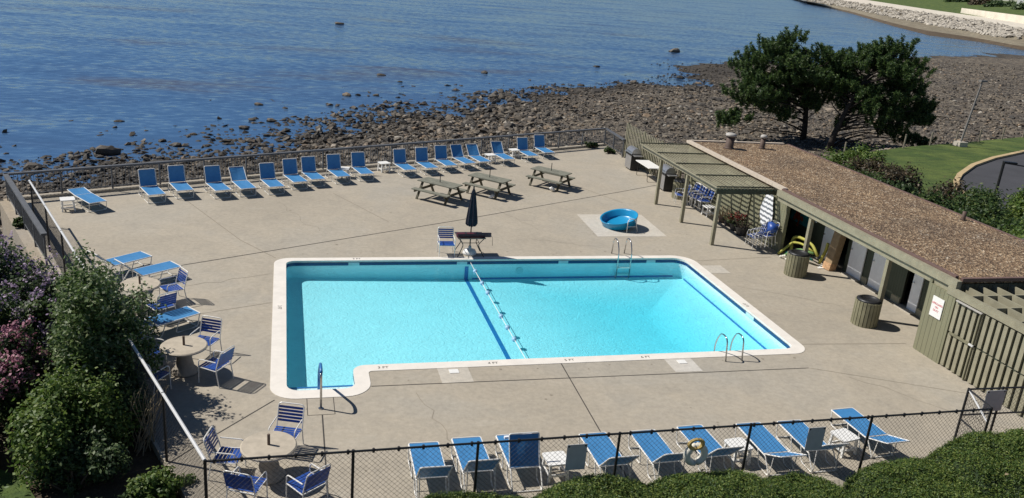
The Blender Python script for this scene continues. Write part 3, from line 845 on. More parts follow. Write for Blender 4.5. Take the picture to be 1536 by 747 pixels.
m.build('basin', 'plaster', pool, loc=PO)
ringwall(inner, -.17, -.061, 'tile_band', 'tile', 0.004)
for x in (2.2, 5.9, 9.6, 13.0): MB().box((x, 27.044, -.115), (.36, .02, .11)).build('marker_tile', 'tile_pale', pool, loc=PO)
MB().box((14.264, 22.0, -.115), (.02, .5, .11)).build('marker_tile', 'tile_pale', pool, loc=PO)
m = MB()
m.bar((6.08, 19.43, -.715), (6.08, 27.04, -.715), .13, .02); m.box((6.08, 27.045, -.48), (.13, .012, .47))
m.bar((6.3, 27.035, -.70), (13.95, 27.035, -.70), .03, .05); m.bar((14.255, 26.7, -.70), (14.255, 19.45, -.70), .03, .05)
m.build('floor_stripe', 'stripe', pool, loc=PO)
for yy, dd_, zz_ in ((18.60, .72, -.55), (19.10, .34, -.72)): MB().box((.8, yy, zz_), (1.6, dd_, .5 if zz_ > -.6 else .44)).build('stair', 'plaster', pool, loc=PO)
for yy, zz_ in ((18.93, -.296), (19.24, -.496)): MB().box((.8, yy, zz_), (1.58, .06, .016)).build('stair_nosing', 'stripe', pool, loc=PO)
for xx in (4.1, 10.42): MB().box((xx, 18.88, .012), (.24, .2, .012)).build('skimmer_lid', 'plastic', pool, loc=PO)
m = MB(); m.lathe([(.0, .0), (.13, .0), (.13, .03), (0, .035)], 16); o = m.build('pool_light', 'tile_pale', pool); o.location = (PO[0] + 8.0, PO[1] + 27.045, -.42); o.rotation_euler = (R(90), 0, 0)
cc = [Vector(p) for p in inner]; q = []
for i in range(N):
    t = (cc[(i + 1) % N] - cc[i - 1]).normalized(); q.append((cc[i].x + t.y * .003, cc[i].y - t.x * .003))
MB().prism(q, -2.1, -.135).build('pool_water', 'water', pool, loc=PO)
for s_, x, y, rz in (('3 FT', -.19, 23.2, -90), ('5 FT', 7.3, 19.24, 0), ('4 FT', 5.2, 19.24, 0), ('3 FT', 2.35, 19.24, 0), ('6 FT', 9.5, 19.24, 0), ('3 FT', 2.3, 27.2, 0), ('8 FT', 14.44, 22.6, 90)):
    text_obj('depth_marking', s_, .15, 'joint', pool, Matrix.Translation((x + PO[0], y + PO[1], .0145)) @ Matrix.Rotation(R(rz), 4, 'Z'), .001)

rope = thing('lane_rope', 'white rope with six round floats stretched across the pool', 'rope', (6.2, 23.2, 0))
pts = [(0, 19.42 - 23.2 + (27.05 - 19.42) * t / 20, -.10 - .02 * math.sin(math.pi * t / 20)) for t in range(21)]
MB().tube(pts, .010, 6).build('rope', 'white', rope)
for y in (26.24, 25.14, 24.3, 22.47, 21.67, 20.88):
    m = MB(); m.lathe([(0, -.10), (.05, -.085), (.07, -.04), (.075, 0), (.07, .04), (.05, .085), (0, .10)], 12); o = m.build('float', 'float_blue', rope, True); o.location = (0, y - 23.2, -.115); o.rotation_euler = (R(90), 0, 0)

def hoop(pts, r=.022, seg=5, mr=.09):
    """rounded polyline tube points"""
    out = [Vector(pts[0])]
    for a, b, c_ in zip(pts[:-2], pts[1:-1], pts[2:]):
        a, b, c_ = Vector(a), Vector(b), Vector(c_); l = min(min((a - b).length, (c_ - b).length) * .45, mr)
        p = b + (a - b).normalized() * l; q2 = b + (c_ - b).normalized() * l
        for t in range(seg + 1):
            u = t / seg; out.append(p * (1 - u) ** 2 + b * 2 * u * (1 - u) + q2 * u * u)
    out.append(Vector(pts[-1])); return out
def ladder(label, x, y, rz):
    t = thing('pool_ladder', label, 'ladder', (x, y, 0), rz)
    for s_ in (-.25, .25): MB().tube(hoop([(s_, -.42, 0), (s_, -.32, .66), (s_, .05, .66), (s_, .26, .30), (s_, .26, -.75)], mr=.17), .022, 7).build('rail', 'steel', t, True)
    for z in (-.32, -.58): MB().box((0, .26, z), (.46, .09, .03)).build('rung', 'plastic', t)
    return t
ladder('steel pool ladder on the near coping at the deep end', 11.95, 19.22, 0)
ladder('steel pool ladder on the far coping near the paddling pool', 11.9, 27.2, math.pi)
h = thing('handrail', 'single steel handrail with blue sleeve at the pool steps', 'handrail', (.75, 17.37, 0))
hp = hoop([(0, 0, 0), (0, 0, .95), (0, .42, .95), (0, 1.25, .25), (0, 1.25, -.3)], mr=.2)
MB().tube(hp[:4], .026, 8).build('post', 'steel', h, True)
MB().tube(hp[3:], .034, 8).build('sleeve', 'stripe', h, True)
MB().lathe([(.06, 0), (.06, .02), (.03, .03)], 12).build('base_plate', 'steel', h)

# ================================================================== SEAWALL, RAILING, FENCES
CL = Vector((-9.95, 33.78)); CRr = Vector((18.25, 46.5)); FR_ = Vector((18.2, 43.4)); NL = Vector((-1.35, 13.2))
sw = thing('seawall', 'tan concrete retaining wall below the railing at the sea side of the deck', 'wall', (CL.x, CL.y, 0))
def wallbar(a, b, w, z0, z1, off):
    d = (b - a).normalized(); n_ = Vector((-d.y, d.x)) * off
    m = MB(); m.bar(((a + n_).x - CL.x, (a + n_).y - CL.y, (z0 + z1) / 2), ((b + n_).x - CL.x, (b + n_).y - CL.y, (z0 + z1) / 2), w, z1 - z0); return m
leftdir = (NL - CL).normalized()
wallbar(CL - (CRr - CL).normalized() * .12, CRr, .3, -3.6, -.004, .14).build('wall_panel', 'wall_concrete', sw)
wallbar(CL, CL + leftdir * 10, .3, -3.6, -.006, -.14).build('wall_panel', 'wall_concrete', sw)
wallbar(CL, CRr, .28, 0, .10, .0).build('kerb', 'deck', sw)
wallbar(CRr, FR_ , .25, -2.5, -.004, .13).build('wall_panel', 'wall_concrete', sw)

def railing(name, label, a, b, n_posts, zt=1.0):
    t = thing(name, label, 'railing', (a.x, a.y, 0), math.atan2((b - a).y, (b - a).x)); L = (b - a).length
    MB().box((L / 2, 0, zt), (L + .1, .16, .07)).build('top_rail', 'rail', t)
    MB().box((L / 2, 0, .2), (L, .035, .035)).build('bottom_rail', 'rail', t)
    for i in range(n_posts + 1):
        MB().box((L * i / n_posts, 0, zt / 2), (.055, .055, zt)).build('post', 'rail', t)
    for i in range(n_posts):
        m = MB(); x0 = L * i / n_posts; x1 = L * (i + 1) / n_posts; k = int((x1 - x0) / .125)
        for q_ in range(1, k): m.box((x0 + (x1 - x0) * q_ / k, 0, .6), (.018, .018, .8))
        m.build('baluster_panel', 'rail', t)
    return t
railing('sea_railing', 'long grey railing with balusters along the sea side of the deck', CL, CRr, 17)
railing('sea_railing', 'short grey railing running back from the right end of the long sea railing', CRr, FR_, 2)
railing('sea_railing', 'grey railing along the left edge of the deck from the seaward corner', CL, CL + leftdir * 7.5, 4)

def chain_mesh(L, z0, z1, s=.105, r=.0030):
    m = MB(); H = z1 - z0; n_ = int((L + H) / s) + 1
    for sgn in (1, -1):
        for i in range(n_):
            u0 = -H + i * s
            a0, a1 = max(0, -u0), min(H, L - u0)
            if a1 - a0 < .02: continue
            p0 = (u0 + a0, a0); p1 = (u0 + a1, a1)
            if sgn < 0: p0 = (L - p0[0], p0[1]); p1 = (L - p1[0], p1[1])
            m.tube([(p0[0], sgn * .003, z0 + p0[1]), (p1[0], sgn * .003, z0 + p1[1])], r, 3)
    return m
def chain_fence(label, a, b, xs, zt, railmat, z0=.03, endpost=True, rr=.022):
    t = thing('chain_link_fence', label, 'fence', (a[0], a[1], 0), math.atan2(b[1] - a[1], b[0] - a[0])); L = math.hypot(b[0] - a[0], b[1] - a[1])
    MB().tube([(0, 0, zt), (L, 0, zt)], rr, 8).build('top_rail', railmat, t)
    for x in xs: MB().tube([(x, 0, -.3), (x, 0, zt + .03)], .028, 8).build('post', 'black', t)
    chain_mesh(L, z0, zt - .01).build('chain_link_mesh', 'wire', t)
    return t
near = chain_fence('black chain link fence running across the near side of the deck', (-1.35, 13.2), (15.03, 13.26), [0, 2.49, 4.77, 7.58, 10.43, 13.3, 16.38], 1.5, 'black')
x = .15
while x < 16.3: MB().tube([(x, -.0, 1.455), (x, 0, 1.535)], .026, 6).build('tie_band', 'wire', near); x += .45
Lend = CL + leftdir * 3.1 + Vector((.32, .13))
lf = chain_fence('chain link fence with a pale pipe top rail along the left side of the deck', (-1.35, 13.2), (Lend.x, Lend.y), [2.6, 5.2, 7.9, 10.6, 13.3, 16.0, 19.0], 1.52, 'galv', rr=.032)
cf = chain_fence('short chain link return with a diagonal pipe brace beside the entrance gate', (15.03, 13.26), (15.16, 14.1), [.85], 1.52, 'black')
MB().tube([(.0, 0, 1.15), (.8, 0, 1.5)], .022, 6).build('brace', 'galv', cf)
MB().tube([(0, 0, .75), (.85, 0, .75)], .02, 6).build('mid_rail', 'black', cf)
gf = chain_fence('chain link gate panel between the near fence and the batten enclosure', (15.16, 14.1), (18.0, 14.02), [.95, 2.84], 1.52, 'black')
MB().tube([(0, 0, .85), (2.84, 0, .85)], .02, 6).build('mid_rail', 'black', gf)
for (x, y, z, ww, hh, lab) in ((5.35, 13.14, 1.10, .40, .56, 'grey metal plate hung on the near chain link fence left of the life ring'), (10.58, 13.14, 1.13, .40, .54, 'grey metal plate hung on the near chain link fence right of the life ring'), (15.9, 14.03, 1.22, .54, .54, 'grey metal plate hung on the entrance gate panel')):
    p = thing('metal_plate', lab, 'plate', (x, y, z)); MB().box((0, 0, 0), (ww, .012, hh)).build('panel', 'metal_plate', p)
    m = MB()
    for sx_ in (-1, 1): m.box((sx_ * ww * .42, -.008, hh * .44), (.03, .012, .03))
    m.build('hook', 'black', p)
lr = thing('life_ring', 'worn white life ring with a coil of yellow rope hung on the near fence', 'life ring', (7.86, 13.10, 1.0))
m = MB(); m.tube([(.19 * math.cos(a), 0, .19 * math.sin(a)) for a in np.linspace(0, 2 * math.pi, 25)[:-1]], .075, 10, closed=True); m.build('ring', 'ring', lr, True)
m = MB()
for k in range(7):
    m.tube([((.11 + .012 * k) * math.cos(a) - .06, -.06 - .012 * (k % 3), .27 + (.08 + .008 * k) * math.sin(a)) for a in np.linspace(0, 2 * math.pi, 17)[:-1]], .012, 5, closed=True)
m.build('rope_coil', 'rope_yellow', lr)

sf = thing('slatted_fence', 'weathered green slatted wooden fence beside the barbecue grills', 'fence', (18.25, 43.4, 0))
m = MB(); y = 0.0
while y > -7.0: m.box((0.02, y, 1.0), (.025, .075, 1.9 + .05 * math.sin(y * 9))); y -= .21
m.build('slat_panel', 'olive_lit', sf)
MB().bar((.07, 0, .45), (.07, -7.0, .45), .05, .09).build('rail', 'olive', sf); MB().bar((.07, 0, 1.6), (.07, -7.0, 1.6), .05, .09).build('rail', 'olive', sf)
for y in (0, -2.3, -4.6, -7.0): MB().box((.12, y, .98), (.09, .09, 1.96)).build('post', 'olive', sf)

# ================================================================== BATH HOUSE
bh = thing('bath_house', 'long low olive bath house with flat brown gravel roof and recessed row of doors', 'building', (20, 27, 0))
BO = (-20, -27, 0)
def bp(m, name, mat, parent=bh, off=BO): return m.build(name, mat, parent, loc=off if parent in (bh,) else None)
rf = bp(MB().box((21.05, 27.25, 2.45), (5.3, 17.7, .16)), 'roof', 'gravel')
def rp(m, name, mat): 
    o = m.build(name, mat, rf); return o
rp(MB().box((18.36, 23.1, 2.525), (.11, 9.2, .07)).box((23.74, 27.25, 2.525), (.10, 17.8, .05)).box((21.05, 18.36, 2.50), (5.3, .10, .10)), 'drip_edge', 'drip')
rp(MB().box((18.42, 31.9, 2.53), (.20, 8.5, .12)).box((21.0, 36.15, 2.53), (5.0, .16, .12)), 'parapet', 'parapet')
def vent(name, label, x, y, r, hh, capped=True):
    t = thing(name, label, 'roof vent', (x, y, 2.53))
    MB().lathe([(r * 1.5, 0), (r * 1.1, .05), (r, .08), (r, hh)], 14).build('pipe', 'copper', t, True)
    if capped: MB().lathe([(r * 1.0, hh + .0), (r * 1.32, hh + .02), (r * 1.32, hh + .10), (r * .9, hh + .15), (0, hh + .16)], 14).build('cap', 'vent_cap', t, True)
vent('roof_vent', 'stout brown roof vent with pale mushroom cap at the seaward end of the roof', 19.85, 34.85, .19, .56)
vent('roof_vent', 'thin brown roof vent with a small cap near the back edge of the gravel roof', 21.65, 35.0, .12, .50)
vent('roof_vent', 'dark stub vent pipe at the landward edge of the gravel roof', 23.3, 23.9, .07, .32, False)
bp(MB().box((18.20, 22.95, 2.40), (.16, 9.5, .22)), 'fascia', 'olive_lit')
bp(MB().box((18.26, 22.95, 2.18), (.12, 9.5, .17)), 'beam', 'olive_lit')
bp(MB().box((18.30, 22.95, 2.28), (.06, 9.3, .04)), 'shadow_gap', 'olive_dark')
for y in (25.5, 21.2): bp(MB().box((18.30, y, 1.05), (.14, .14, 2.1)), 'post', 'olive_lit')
bp(MB().box((18.66, 31.95, 1.18), (.10, 8.9, 2.36)), 'front_wall', 'board')
m = MB()
for y in (27.56, 29.4, 30.95, 32.8, 34.6): bp(MB().box((18.595, y, 1.15), (.03, .09, 2.3)), 'wall_batten', 'olive')
BX = 20.1
m = MB()
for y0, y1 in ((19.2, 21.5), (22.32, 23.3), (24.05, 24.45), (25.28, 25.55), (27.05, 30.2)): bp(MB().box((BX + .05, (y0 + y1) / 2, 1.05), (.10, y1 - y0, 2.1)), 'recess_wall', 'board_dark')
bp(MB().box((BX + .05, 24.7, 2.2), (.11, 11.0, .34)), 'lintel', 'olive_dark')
m = MB()
for y0, y1 in ((21.2, 21.5), (22.32, 22.75), (24.1, 24.42)): bp(MB().box((BX - .03, (y0 + y1) / 2, .12), (.06, y1 - y0, .24)), 'base_board', 'olive_lit')
m = MB()
for y0, y1 in ((21.5, 22.32), (23.3, 24.05), (24.45, 25.28), (26.3, 27.05)): bp(MB().box((BX - .10, (y0 + y1) / 2, .025), (.30, y1 - y0, .05)), 'threshold', 'slab')
def door(y0, y1, x, ang=0, hinge='lo', knob=True):
    hy = y0 if hinge == 'lo' else y1; w_ = y1 - y0; sg = 1 if hinge == 'lo' else -1
    o = MB().box((0, sg * w_ / 2, 1.02), (.045, w_, 1.96)).build('door', 'door', bh)
    o.location = (x + BO[0], hy + BO[1], 0); o.rotation_euler = (0, 0, ang)
    if knob: MB().lathe([(0, 0), (.03, .01), (.03, .05), (0, .06)], 8).build('handle', 'steel', o).matrix_local = Matrix.Translation((-.023, sg * (w_ - .08), 1.0)) @ Matrix.Rotation(R(-90), 4, 'Y')
door(26.3, 27.0, BX - .04); door(24.46, 25.27, BX - .04); door(23.32, 24.03, BX - .03); door(21.52, 21.95, BX - .02); 
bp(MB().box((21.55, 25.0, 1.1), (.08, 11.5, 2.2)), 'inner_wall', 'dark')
bp(MB().box((19.35, 19.17, 1.1), (2.4, .10, 2.2)), 'return_wall', 'board_x'); bp(MB().box((19.5, 30.25, 1.1), (1.9, .10, 2.2)), 'return_wall', 'board_x')
bp(MB().box((23.55, 27.2, 1.15), (.10, 17.4, 2.3)), 'rear_wall', 'board')
bp(MB().box((21.1, 36.05, 1.15), (4.9, .10, 2.3)), 'end_wall', 'board_x'); bp(MB().box((21.0, 18.55, 1.15), (5.0, .10, 2.3)), 'end_wall', 'board_x')
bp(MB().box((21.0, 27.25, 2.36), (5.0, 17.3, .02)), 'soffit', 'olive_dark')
# sign wall and batten enclosure
bp(MB().box((18.16, 18.63, 1.05), (.10, 1.06, 2.1)), 'sign_wall', 'board')
en = thing('batten_enclosure', 'olive batten fence enclosure with double gates and an open eggcrate top', 'enclosure', (18.16, 16, 0))
EO = (-18.16, -16, 0)
en_b = lambda m, n_, mt: m.build(n_, mt, en, loc=EO)
en_b(MB().box((18.21, 16.04, 1.0), (.04, 4.1, 2.0)), 'backing', 'olive_dark')
m = MB(); y = 18.0; k = 0
while y > 14.05:
    up = .02 * math.sin(k * 2.1)
    m.box((18.155, y, 1.55), (.05, .125, .95)); m.box((18.150, y - .01, .53 + up * .3), (.05, .125, .98)); y -= .215; k += 1
en_b(m, 'batten', 'olive_lit')
en_b(MB().box((18.12, 17.55, 1.04), (.05, .9, .06)).box((18.11, 17.12, 1.02), (.06, .03, 2.0)), 'gate_frame', 'olive')
en_b(MB().box((18.08, 17.15, 1.06), (.04, .16, .05)), 'latch', 'galv')
en_b(MB().box((18.10, 17.55, 2.02), (.08, .95, .035)), 'track', 'vent_cap')
m = MB(); m.box((18.14, 16.2, 2.18), (.10, 4.5, .22)); en_b(m, 'top_beam', 'olive_lit')
m = MB()
for x in (18.62, 19.10, 19.58, 20.2, 20.8, 21.4, 22.0): m.box((x, 16.2, 2.19), (.05, 4.4, .24))
for y in (17.7, 16.85, 16.0, 15.1, 14.2): m.box((20.2, y, 2.185), (3.9, .045, .20))
en_b(m, 'eggcrate_top', 'olive_lit')
en_b(MB().box((20.2, 16.25, 1.62), (3.9, 4.3, .05)), 'added_dark_sheet', 'dark')  # added black sheet; blocks the sun and stands in for the shade below
en_b(MB().box((22.3, 16.3, 1.1), (.08, 4.6, 2.2)).box((20.2, 14.0, 1.1), (4.1, .06, 2.2)), 'side_panel', 'olive_dark')  # coloured dark to carry the shade inside the enclosure
sg = thing('pool_sign', 'white sign with red lettering on the olive wall beside the batten gates', 'sign', (18.09, 18.65, 1.53))
MB().box((0, 0, 0), (.02, .44, .60)).build('board', 'plastic', sg)
Rm = Matrix(((0, 0, -1), (-1, 0, 0), (0, 1, 0))).to_4x4()
for s_, z, sz in (('LIFEGUARD', .10, .082), ('ON', .0, .082), ('DUTY', -.10, .082)):
    text_obj('lettering', s_, sz, 'text_red', sg, Matrix.Translation((-.0125, 0, z)) @ Rm)

# recess contents
bd = thing('wall_board', 'teal picture board with rust red shapes at the back of the dark recess', 'board', (20.06, 28.75, 1.2))
MB().box((0, 0, .15), (.03, 1.25, 1.0)).build('panel', 'teal', bd)
m = MB()
for k in range(26):
    a = random.uniform(0, 6.28); r_ = random.uniform(0, .3); q_ = .05 + random.random() * .07
    m.add([(-.02 - k * .0006, .05 + r_ * math.cos(a) + q_ * math.cos(b), -.08 + r_ * math.sin(a) * 1.1 + q_ * math.sin(b)) for b in np.linspace(0, 6.28, 7)[:-1]], [tuple(range(6))])
m.build('painted_shape', 'rust', bd)
nt_ = thing('notice', 'two small white notices pinned on the dark wall beside the teal board', 'notice', (20.06, 27.75, 1.35))
MB().box((0, .1, 0), (.02, .13, .2)).build('paper', 'plastic', nt_); MB().box((0, -.1, -.02), (.02, .12, .2)).build('paper', 'plastic', nt_)
def noodle(label, pts, mat, r=.05):
    t = tag(MB().tube(hoop(pts, seg=4, mr=.4), r, 8).build('pool_noodle', mat, None, True), label, 'pool noodle', 'foam pool noodles heaped in the recess')
noodle('olive yellow foam noodle arching over the top of the noodle heap', [(18.9, 27.2, .05), (19.1, 27.6, .75), (19.3, 26.6, .75), (19.3, 26.1, .4)], 'yellow', .06)
noodle('pale yellow foam noodle lying just under the arching one', [(19.0, 27.4, .5), (19.1, 26.9, .62), (19.2, 26.3, .5)], 'yellow', .045)
noodle('green foam noodle sloping across the middle of the heap', [(18.55, 27.1, .06), (18.9, 26.8, .45), (19.1, 26.1, .5)], 'noodle_green')
noodle('teal foam noodle lying low across the heap', [(18.75, 27.3, .12), (18.9, 26.6, .3), (19.2, 26.2, .2)], 'noodle_teal')
noodle('yellow foam noodle standing upright against the grey door', [(19.55, 26.25, .05), (19.7, 26.2, .6), (19.6, 26.05, .9)], 'yellow', .06)
noodle('olive foam noodle leaning out from the wall corner', [(18.45, 27.35, .05), (18.8, 27.35, .35), (19.1, 27.35, .6)], 'yellow', .05)
bs = thing('float_bead_line', 'string of cream float beads coiled in front of the noodle heap', 'float line', (18.35, 26.9, 0))
for k in range(7):
    o = MB().lathe([(0, -.055), (.05, -.03), (.055, 0), (.05, .03), (0, .055)], 10).build('float', 'ring', bs, True); o.location = (.02 * k, -.10 * k + .1, .06 + .05 * (k % 3))
pnl = thing('cardboard_panel', 'tall brown cardboard box with a red top and orange print leaning between the doors', 'box', (19.75, 25.75, 0), R(8))
MB().box((0, 0, .82), (.30, .36, 1.2), rot=Matrix.Rotation(R(8), 3, 'Y')).build('body', 'card', pnl)
MB().box((.10, 0, 1.47), (.30, .37, .12), rot=Matrix.Rotation(R(8), 3, 'Y')).build('lid', 'red', pnl)
MB().box((-.12, 0, .13), (.31, .37, .26), rot=Matrix.Rotation(R(8), 3, 'Y')).build('printed_base', 'orange', pnl)
m = MB()
for k in range(5): m.box((19.35 + .09 * k, 25.95 + .1 * ((k * 7) % 3) - .1, .02 + .004 * k), (.2, .14, .012), rz=k * .8)
tag(m.build('scattered_paper', 'plastic'), 'scatter of white paper scraps on the ground beside the leaning cardboard box', 'paper')

# ---- pergola
pg = thing('pergola', 'olive timber pergola with a slatted roof on three posts beside the bath house', 'pergola', (17.2, 32, 0))
PGO = (-17.2, -32, 0)
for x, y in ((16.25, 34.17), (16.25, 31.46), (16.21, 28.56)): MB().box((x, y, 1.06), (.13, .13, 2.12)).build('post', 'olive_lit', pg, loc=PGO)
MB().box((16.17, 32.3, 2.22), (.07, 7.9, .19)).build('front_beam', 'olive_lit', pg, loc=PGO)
MB().box((17.25, 28.32, 2.26), (2.7, .07, .22)).build('end_beam', 'olive_dark', pg, loc=PGO)  # unlit side of the beam: its shade is put into a darker olive
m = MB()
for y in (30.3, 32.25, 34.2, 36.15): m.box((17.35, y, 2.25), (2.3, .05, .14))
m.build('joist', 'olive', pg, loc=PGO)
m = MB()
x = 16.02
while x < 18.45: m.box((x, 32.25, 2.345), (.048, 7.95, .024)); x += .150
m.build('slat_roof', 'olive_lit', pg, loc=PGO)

for y in (28.5, 30.3, 32.25, 34.2, 36.15): MB().box((17.25, y, 2.385), (2.5, .055, .04)).build('slat_shadow_strip', 'olive_dark', pg, loc=PGO)  # dark strips added on the slats as shadow lines between slat sections

# ================================================================== FURNITURE
TUBE = .014
def chaise(label, loc, rz, ang, group):
    t = thing('sun_lounger', label, 'sun lounger', loc, rz, group)
    W = .31; L = 1.24; H = .37
    m = MB(); n_ = 8; vs = []; 
    for i in range(n_ + 1):
        x = .02 + (L - .05) * i / n_
        for s_ in (-1, 0, 1): vs.append((x, s_ * (W - .01), H + .012 - (.018 if s_ == 0 else 0) * math.sin(math.pi * i / n_)))
    m.add(vs, [(i * 3 + k, i * 3 + 3 + k, i * 3 + 4 + k, i * 3 + 1 + k) for i in range(n_) for k in range(2)])
    m.build('seat', 'blue', t)
    fr = MB()
    fr.tube(hoop([(-.08, -W, H), (L, -W, H), (L, W, H), (-.08, W, H)], mr=.05), TUBE * 1.15, 6)
    fr.tube([(.0, -W, H), (0, W, H)], TUBE, 6)
    fr.build('frame', 'white', t)
    a = R(ang); c_, s2 = math.cos(a), math.sin(a); BL_ = .69
    bpt = lambda d, y, e=0: (-d * c_ + e * s2, y, H + d * s2 + e * c_)
    bo = MB(); vs = []
    for i in range(6):
        d = .03 + (BL_ - .05) * i / 5
        for q_ in (-1, 0, 1): vs.append(bpt(d, q_ * (W - .015), -.02 * (q_ == 0) * math.sin(math.pi * i / 5)))
    bo.add(vs, [(i * 3 + k, i * 3 + 1 + k, i * 3 + 4 + k, i * 3 + 3 + k) for i in range(5) for k in range(2)])
    bk = bo.build('backrest', 'blue', t)
    MB().tube(hoop([bpt(0, -W), bpt(BL_, -W), bpt(BL_, W), bpt(0, W)], mr=.05), TUBE * 1.1, 6).build('back_frame', 'white', bk)
    for s_ in (-1, 1):
        MB().tube(hoop([(L - .03, s_ * W, H), (L - .10, s_ * W, .02), (L - .75, s_ * W, .02), (L - .62, s_ * W, H)]), TUBE, 6).build('leg', 'white', t)
        MB().tube(hoop([(.22, s_ * W, H), (.10, s_ * W, .02), (-.34, s_ * W, .02), (-.08, s_ * W, H)]), TUBE, 6).build('leg', 'white', t)
    for xx in (L - .12, -.30): MB().tube([(xx, -W, .02), (xx, W, .02)], TUBE, 6).build('crossbar', 'white', t)
    if 15 < ang < 85:
        for s_ in (-.9, .9): MB().tube([bpt(.38, W * s_), (-.30, W * s_, .04)], TUBE * .8, 5).build('brace', 'white', t)
    return t
CH = {}
def put_chaise(label, foot, hd, ang, group):
    """foot = ground point under the middle of the foot bar, hd = heading towards the foot in degrees"""
    x = foot[0] - 1.22 * math.cos(R(hd)); y = foot[1] - 1.22 * math.sin(R(hd))
    if ang not in CH: CH[ang] = chaise(label, (x, y, 0), R(hd), ang, group)
    else: dup(CH[ang], label, (x, y, 0), R(hd), group)
GR = 'sun loungers lined up along the sea railing'
ords = 'first second third fourth fifth sixth seventh eighth ninth'.split()
row = [((-4.75, 33.50), -68, 73), ((-3.80, 34.15), -70, 75), ((-2.40, 34.23), -69, 73), ((-1.45, 34.55), -71, 44), ((-.34, 34.88), -72, 71), ((.61, 35.70), -71, 74), ((1.36, 36.18), -73, 73), ((2.47, 36.73), -73, 75), ((3.54, 37.26), -76, 73),
       ((5.60, 38.15), -74, 73), ((6.69, 38.60), -75, 75), ((7.71, 39.16), -76, 73), ((8.75, 39.70), -72, 56), ((9.60, 40.10), -75, 48), ((11.0, 40.75), -76, 54), ((12.5, 41.65), -78, 73), ((13.65, 42.5), -80, 71)]
for i, (f, hd, an) in enumerate(row):
    if i == 3: lab = 'blue lounger in the railing row with its sunlit pale back lowered more than its neighbours'
    elif i == 8: lab = 'blue lounger in the railing row just left of the gap with the standing white table'
    elif i < 9: lab = 'blue lounger with a raised dark back, %s from the left end of the railing row' % ords[i]
    elif i == 9: lab = 'blue lounger in the railing row just right of the lone white table'
    elif i == 14: lab = 'blue lounger between the two right hand white tables along the railing'
    elif i == 16: lab = 'blue lounger at the right hand end of the railing row'
    elif i == 15: lab = 'blue lounger next to the right hand end lounger of the railing row'
    else: lab = 'blue lounger in the railing row, %s right of the lone white table' % ords[i - 9]
    put_chaise(lab, f, hd, an, GR)
put_chaise('blue lounger with its back folded flat beside the corner white table', (-6.62, 32.4), -56, 6, GR)
GL = 'sun loungers along the left fence'
put_chaise('blue lounger by the left fence nearest the sea, its back raised', (-4.22, 26.80), 41, 42, GL)
put_chaise('blue lounger by the left fence beside the bush covered table', (-3.26, 25.88), 37, 43, GL)
put_chaise('blue lounger by the left fence between the two round tables, its back low', (-2.42, 22.32), 38, 18, GL)
GF = 'sun loungers lined up along the near fence'
near_row = [((2.74, 15.10), 89, 50, 'blue lounger at the left hand end of the near fence row'), ((3.66, 15.19), 90, 51, 'blue lounger in the near fence row, second from the left end'),
            ((4.62, 15.20), 90, 112, 'blue lounger in the near fence row with its back folded forward over the seat'), ((6.44, 15.05), 91, 47, 'blue lounger in the near fence row just right of the left hand grey plate'),
            ((7.60, 15.03), 91, 47, 'blue lounger in the near fence row between the grey plate lounger and the life ring'), ((8.78, 15.10), 92, 47, 'blue lounger behind the life ring in the near fence row'),
            ((10.24, 15.06), 90, 27, 'blue lounger just right of the middle white table of the near row, its back low'), ((11.30, 15.05), 90, 42, 'blue lounger half hidden by the right hand grey plate on the near fence'),
            ((12.99, 15.42), 93, 20, 'blue lounger at the right hand end of the near fence row')]
for f, hd, an, lab in near_row: put_chaise(lab, f, hd, an, GF)
tw = tag(MB().box((4.62, 14.62, .70), (.60, .06, .05), rz=.05).build('rolled_towel', 'towel'), 'thin rolled white towel lying across the folded lounger back', 'towel')

def side_table(label, loc, rz, group):
    t = thing('side_table', label, 'side table', loc, rz, group)
    m = MB(); m.prism(rounded([(-.24, -.24), (.24, -.24), (.24, .24), (-.24, .24)], [.05] * 4, 3), .40, .435)
    m.build('top', 'plastic', t)
    for sx_ in (-1, 1):
        for sy_ in (-1, 1): MB().bar((sx_ * .18, sy_ * .18, .40), (sx_ * .205, sy_ * .205, 0), .05, .05).build('leg', 'plastic', t)
    MB().box((0, .19, .14), (.36, .03, .05)).box((0, -.19, .14), (.36, .03, .05)).box((.19, 0, .14), (.03, .36, .05)).box((-.19, 0, .14), (.03, .36, .05)).build('stretcher', 'plastic', t)
    return t
GT = 'small white side tables'
st = side_table('white side table beside the flat lounger in the left corner', (-7.68, 32.62, 0), .3, GT)
for x, y, rz, lab in ((2.55, 38.0, -.2, 'white side table half hidden between two loungers left of the lone table'), (4.48, 39.2, .35, 'white side table standing alone in the gap of the railing row'), (10.15, 41.45, .3, 'white side table in the railing row left of the near right end group'), (11.75, 42.75, .3, 'white side table in the railing row nearest the right end'),
                      (5.33, 14.14, .05, 'white side table next to the folded lounger at the near fence'), (9.51, 14.18, .1, 'white side table in the near row right of the life ring'), (12.24, 14.25, .2, 'white side table in the near row left of the end lounger'), (18.0, 32.42, .1, 'white side table under the pergola at the end of the chair stack')):
    dup(st, lab, (x, y, 0), rz, GT)

